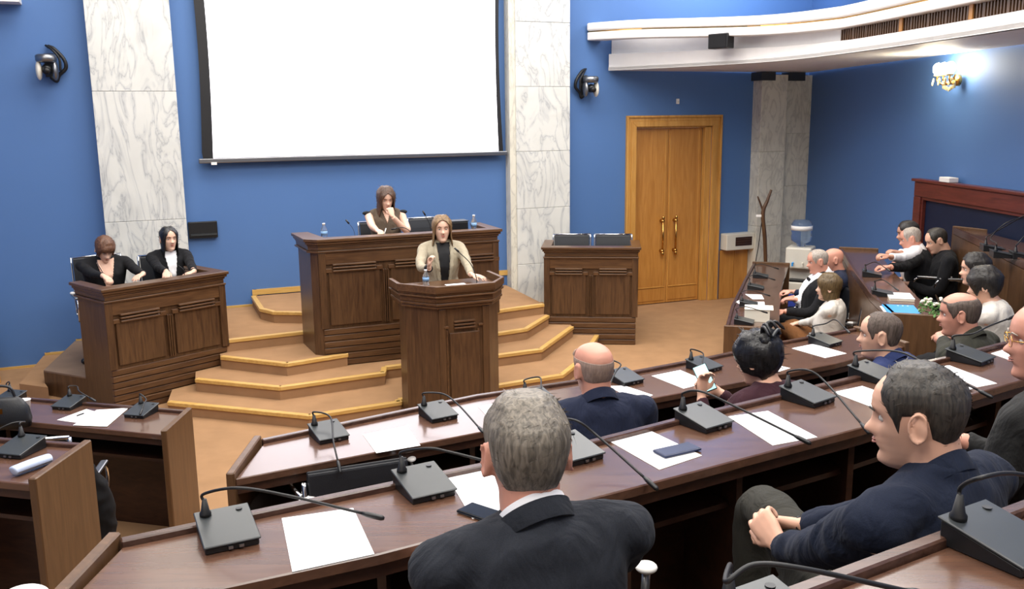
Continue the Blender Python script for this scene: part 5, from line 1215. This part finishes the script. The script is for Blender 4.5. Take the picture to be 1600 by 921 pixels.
# --- right front row
p = person('woman in white jacket and brown trousers sitting sideways, right front row', (2.881, 8.103, 1.180), 0, RD(150), lean=-4, head=(10, 2, 0), female=True, skin='light', top=CREAMJ, trousers=TROUSB, lips=LIP, hair={'brow': HM['brown']},
           lh=dict(w=(2.729, 8.443, 0.640), f=(-.5, .7, -.2), n=(0, 0, -1), side=1, curl=.8), rh=dict(w=(2.795, 8.462, 0.660), f=(-.9, .2, -.2), n=(0, 0, -1), side=-1, curl=.8), knees={-1: dict(w=(2.619, 8.575, 0.560)), 1: dict(w=(2.707, 8.622, 0.580))})
hair_shell('hair', p['Mh'], HM['brunette'], p['t'], lerp_phi([(0, .07), (20, .05), (40, .0), (58, -.06), (72, -.11), (110, -.125), (180, -.13)]), .02, curtain=True, taper=.4, noise_a=.003, flare=.1, strands=900, slen=.04, srad=.001)
obj('bag_strap', T_(spline([p['Ms'] @ Vector((-.1, .1, .46)), p['Ms'] @ Vector((0, .155, .3)), p['Ms'] @ Vector((.1, .15, .12))]), .008, 6), M['black'], p['t'], smooth=True)
p = person('silver-haired man in white shirt, bow tie and dark jacket, right front row', (3.007, 8.851, 1.300), 0, RD(174), lean=-10, head=(2, 10, 0), build=1.2, skin='pink', top=BLK, trousers=BLK, lips=LIP, hair={'brow': HM['silver']},
           lh=dict(w=(2.661, 8.657, 0.720), f=(-.8, -.2, .1), n=(0, 0, -1), side=1, curl=1.0), rh=dict(w=(2.824, 8.853, 0.800), f=(-.9, .2, 0), n=(0, 0, -1), side=-1, curl=.8))
hair_shell('hair', p['Mh'], HM['silver'], p['t'], RECEDE, .004, taper=.8, noise_a=.002, strands=800, slen=.012)
patch(p, WSH, vee(-.02, .13), 'white_shirt', off=.005); collar(p, WSH, -.02, .055, .084, .072, 20, 'shirt_collar')
bm = bmesh.new()
for s in (-1, 1): ell(bm, p['Ms'] @ Vector((s*.028, .125, .44)), (.03, .012, .02))
obj('bow_tie', bm, M['black'], p['t'], smooth=True)
p = person('bald man in navy suit behind the silver-haired man, right front row', (3.264, 9.132, 1.270), 0, RD(172), lean=-4, head=(0, 8, 0), build=1.15, skin='pink', top=NAVY, trousers=NAVY, hair={'brow': HM['silver']},
           lh=dict(w=(2.895, 9.152, 0.820), f=(-.9, .2, 0), n=(0, 0, -1), side=1, curl=.8))
patch(p, WSH, vee(.1, .06), 'white_shirt', off=.005)
# --- men by the right wall
p = person('grey-haired man in black suit and white collar leaning forward, right-hand row', (3.940, 8.943, 1.500), F1, RD(150), lean=18, head=(12, 14, 0), build=1.15, skin='pink', top=BLK, hair={'brow': HM['grey']},
           lh=dict(w=(3.356, 8.161, 1.200), f=(-.9, .2, 0), n=(0, 0, -1), side=1, curl=.9), rh=dict(w=(3.342, 8.037, 1.180), f=(-.9, .2, 0), n=(0, 0, -1), side=-1, curl=.9))
hair_shell('hair', p['Mh'], HM['silver'], p['t'], RECEDE, .004, taper=.8, noise_a=.002, strands=600, slen=.012); collar(p, WSH, -.02, .058, .086, .074, 25, 'shirt_collar')
p = person('dark-haired man in white shirt, mostly hidden behind the leaning grey-haired man', (3.946, 9.008, 1.550), F1, RD(160), lean=10, head=(8, 10, 0), build=1.05, skin='tan', top=WSH, hair={'brow': HM['dark']},
           lh=dict(w=(3.386, 8.239, 1.300), f=(-.9, 0, .2), n=(0, 0, -1), side=1, curl=.9), rh=dict(w=(3.443, 8.234, 1.300), f=(-.9, 0, .2), n=(0, 0, -1), side=-1, curl=.9))
hair_shell('hair', p['Mh'], HM['dark'], p['t'], SHORT, .012, taper=.7, noise_a=.003, strands=600, slen=.012)
p = person('dark-haired man in black suit looking down, nearest the mahogany frame', (4.101, 8.768, 1.500), F1, RD(165), lean=4, head=(10, 22, 0), build=1.15, skin='fair', top=BLK, hair={'brow': HM['dark']})
hair_shell('hair', p['Mh'], HM['pepper'], p['t'], RECEDE, .009, taper=.8, noise_a=.002, strands=600, slen=.012)
p = person('dark-haired woman with face in profile below the dark far right desk', (3.531, 6.819, 1.550), F1, RD(150), lean=4, head=(12, 4, 0), female=True, skin='fair', top='black', lips=LIP, hair={'brow': HM['dark']})
hair_shell('hair', p['Mh'], HM['dark'], p['t'], SHORT, .018, taper=.6, noise_a=.006, strands=700, slen=.02)
p = person('dark-haired woman in white blouse with a bouquet', (3.238, 6.151, 1.550), F1, RD(140), lean=8, head=(8, 12, 0), female=True, build=1.1, skin='fair', top=CREAMJ, lips=LIP, hair={'brow': HM['dark']},
           lh=dict(w=(3.117, 6.450, 1.100), f=(-.8, .2, .1), n=(0, 0, -1), side=1, curl=.8))
hair_shell('hair', p['Mh'], HM['dark'], p['t'], lerp_phi([(0, .06), (30, .04), (50, -.02), (66, -.06), (80, -.02), (100, -.03), (120, -.08), (180, -.11)]), .024, taper=.4, noise_a=.008, strands=1500, slen=.035, srad=.001)
# bouquet
t = thing('bouquet', 'small bouquet of green leaves and white flowers beside the balding man', 'flowers', (3.059, 6.481, 1.060), 0)
bm = bmesh.new(); lathe(bm, [(0, -.1), (.02, -.1), (.07, .06), (.06, .06), (0, -.05)], 14); obj('wrapping', bm, M['cream'], t)
lf = bmesh.new(); fl = bmesh.new()
for k in range(80):
    a = random.random()*2*pi; r = .09*sqrt(random.random()); z = .06+random.random()*.14
    bmesh.ops.create_uvsphere(lf, u_segments=6, v_segments=4, radius=1, matrix=Matrix.Translation((r*cos(a), r*sin(a), z)) @ Matrix.Rotation(random.random()*6, 4, (1, .5, .2)) @ Matrix.Diagonal((.02, .009, .003, 1)))
o = obj('leaves', lf, plain('leaf_green', srgb('#5e8a4a'), .5, var=.2, scale=40), t); o['kind'] = 'stuff'
for k in range(14):
    a = random.random()*2*pi; r = .08*sqrt(random.random()); bm = bmesh.new(); ell(bm, (r*cos(a), r*sin(a), .17+.05*random.random()), (.014, .014, .01), seg=8, rings=5); obj('flower', bm, M['cream'], t, smooth=True)
# chairs under the people
def under(label, o, dx=0, high=.96, dy=-.03):
    z = o.location.z; a = o.rotation_euler.z+pi/2; x, y = o.location.x+cos(a)*dy, o.location.y+sin(a)*dy
    return chair(label, x, y, z, a, high=high)
pl = {o['label']: o for o in C.objects if o.get('category') == 'person' or o.name.startswith('person')}
def who(s): return next(o for l, o in pl.items() if s in l)
for s, lab, h in (('auburn-haired', 'black office chair with chrome side frame under the auburn-haired woman', 1.08), ('long black hair', 'black leather chair behind the woman with the white turtleneck', 1.0), ('sleeveless olive', 'chair the woman in the olive top sits on', .84),
               ('grey-haired man in charcoal', 'chair the foreground grey-haired man sits on, pale arm cap at his right', .7), ('bald man in navy suit seen', 'chair under the bald man on the first row', .8), ('pinned-up', 'chair under the woman with the phone', .8),
               ('man with cropped hair', 'chair under the man in the blue jacket', .8), ('navy sweater', 'chair with chrome arms under the man in the navy sweater', .7), ('folded hands on', 'chair under the balding man with folded hands', .8),
               ('white jacket and brown', 'mesh chair with chrome frame under the woman in the white jacket', 1.0), ('silver-haired man in white', 'chair under the silver-haired man with the bow tie', .9), ('leaning forward, right', 'chair with chrome back bars behind the leaning grey-haired man', .95),
               ('nearest the mahogany', 'chair under the man nearest the mahogany frame', .9), ('white blouse', 'grey chair under the woman in the white blouse', .9)):
    under(lab, who(s), high=h)

c_ = next(o for o in C.objects if o.get('label', '').startswith('chair the foreground'))
bpy.context.view_layer.update()
iv = c_.matrix_world.inverted(); q = iv @ Vector((0.350, 2.236, 1.420))
bm = bmesh.new(); ell(bm, q, (.03, .03, .014), seg=18, rings=10); obj('arm_cap', bm, M['white'], c_, smooth=True)
obj('arm_post', T_([q+Vector((0, 0, -.01)), q+Vector((-.01, 0, -.2))], .012, 10), M['metal'], c_, smooth=True)

GR = {'desk_row': 'curved desk rows of the hall', 'stage_desk': 'panelled stage desks', 'paper_sheet': 'white paper sheets on the desks', 'office_chair': 'black chairs with chrome frames',
      'wall_camera': 'pan-tilt cameras on the blue wall', 'water_bottle': 'clear plastic bottles on the stage', 'rostrum_microphone': 'gooseneck microphones on the rostrum', 'phone': 'mobile phones in the desk rows', 'pen': 'pens', 'microphone_unit': 'black microphone units on the desks'}
for o in C.objects:
    n = o.name.split('.')[0]
    if 'label' in o and n in GR and 'group' not in o: o['group'] = GR[n]
    if n == 'person' and 'label' in o: o['group'] = 'people on the stage' if o.location.y > 7.5 and o.location.x < 0 else 'people seated in the desk rows'
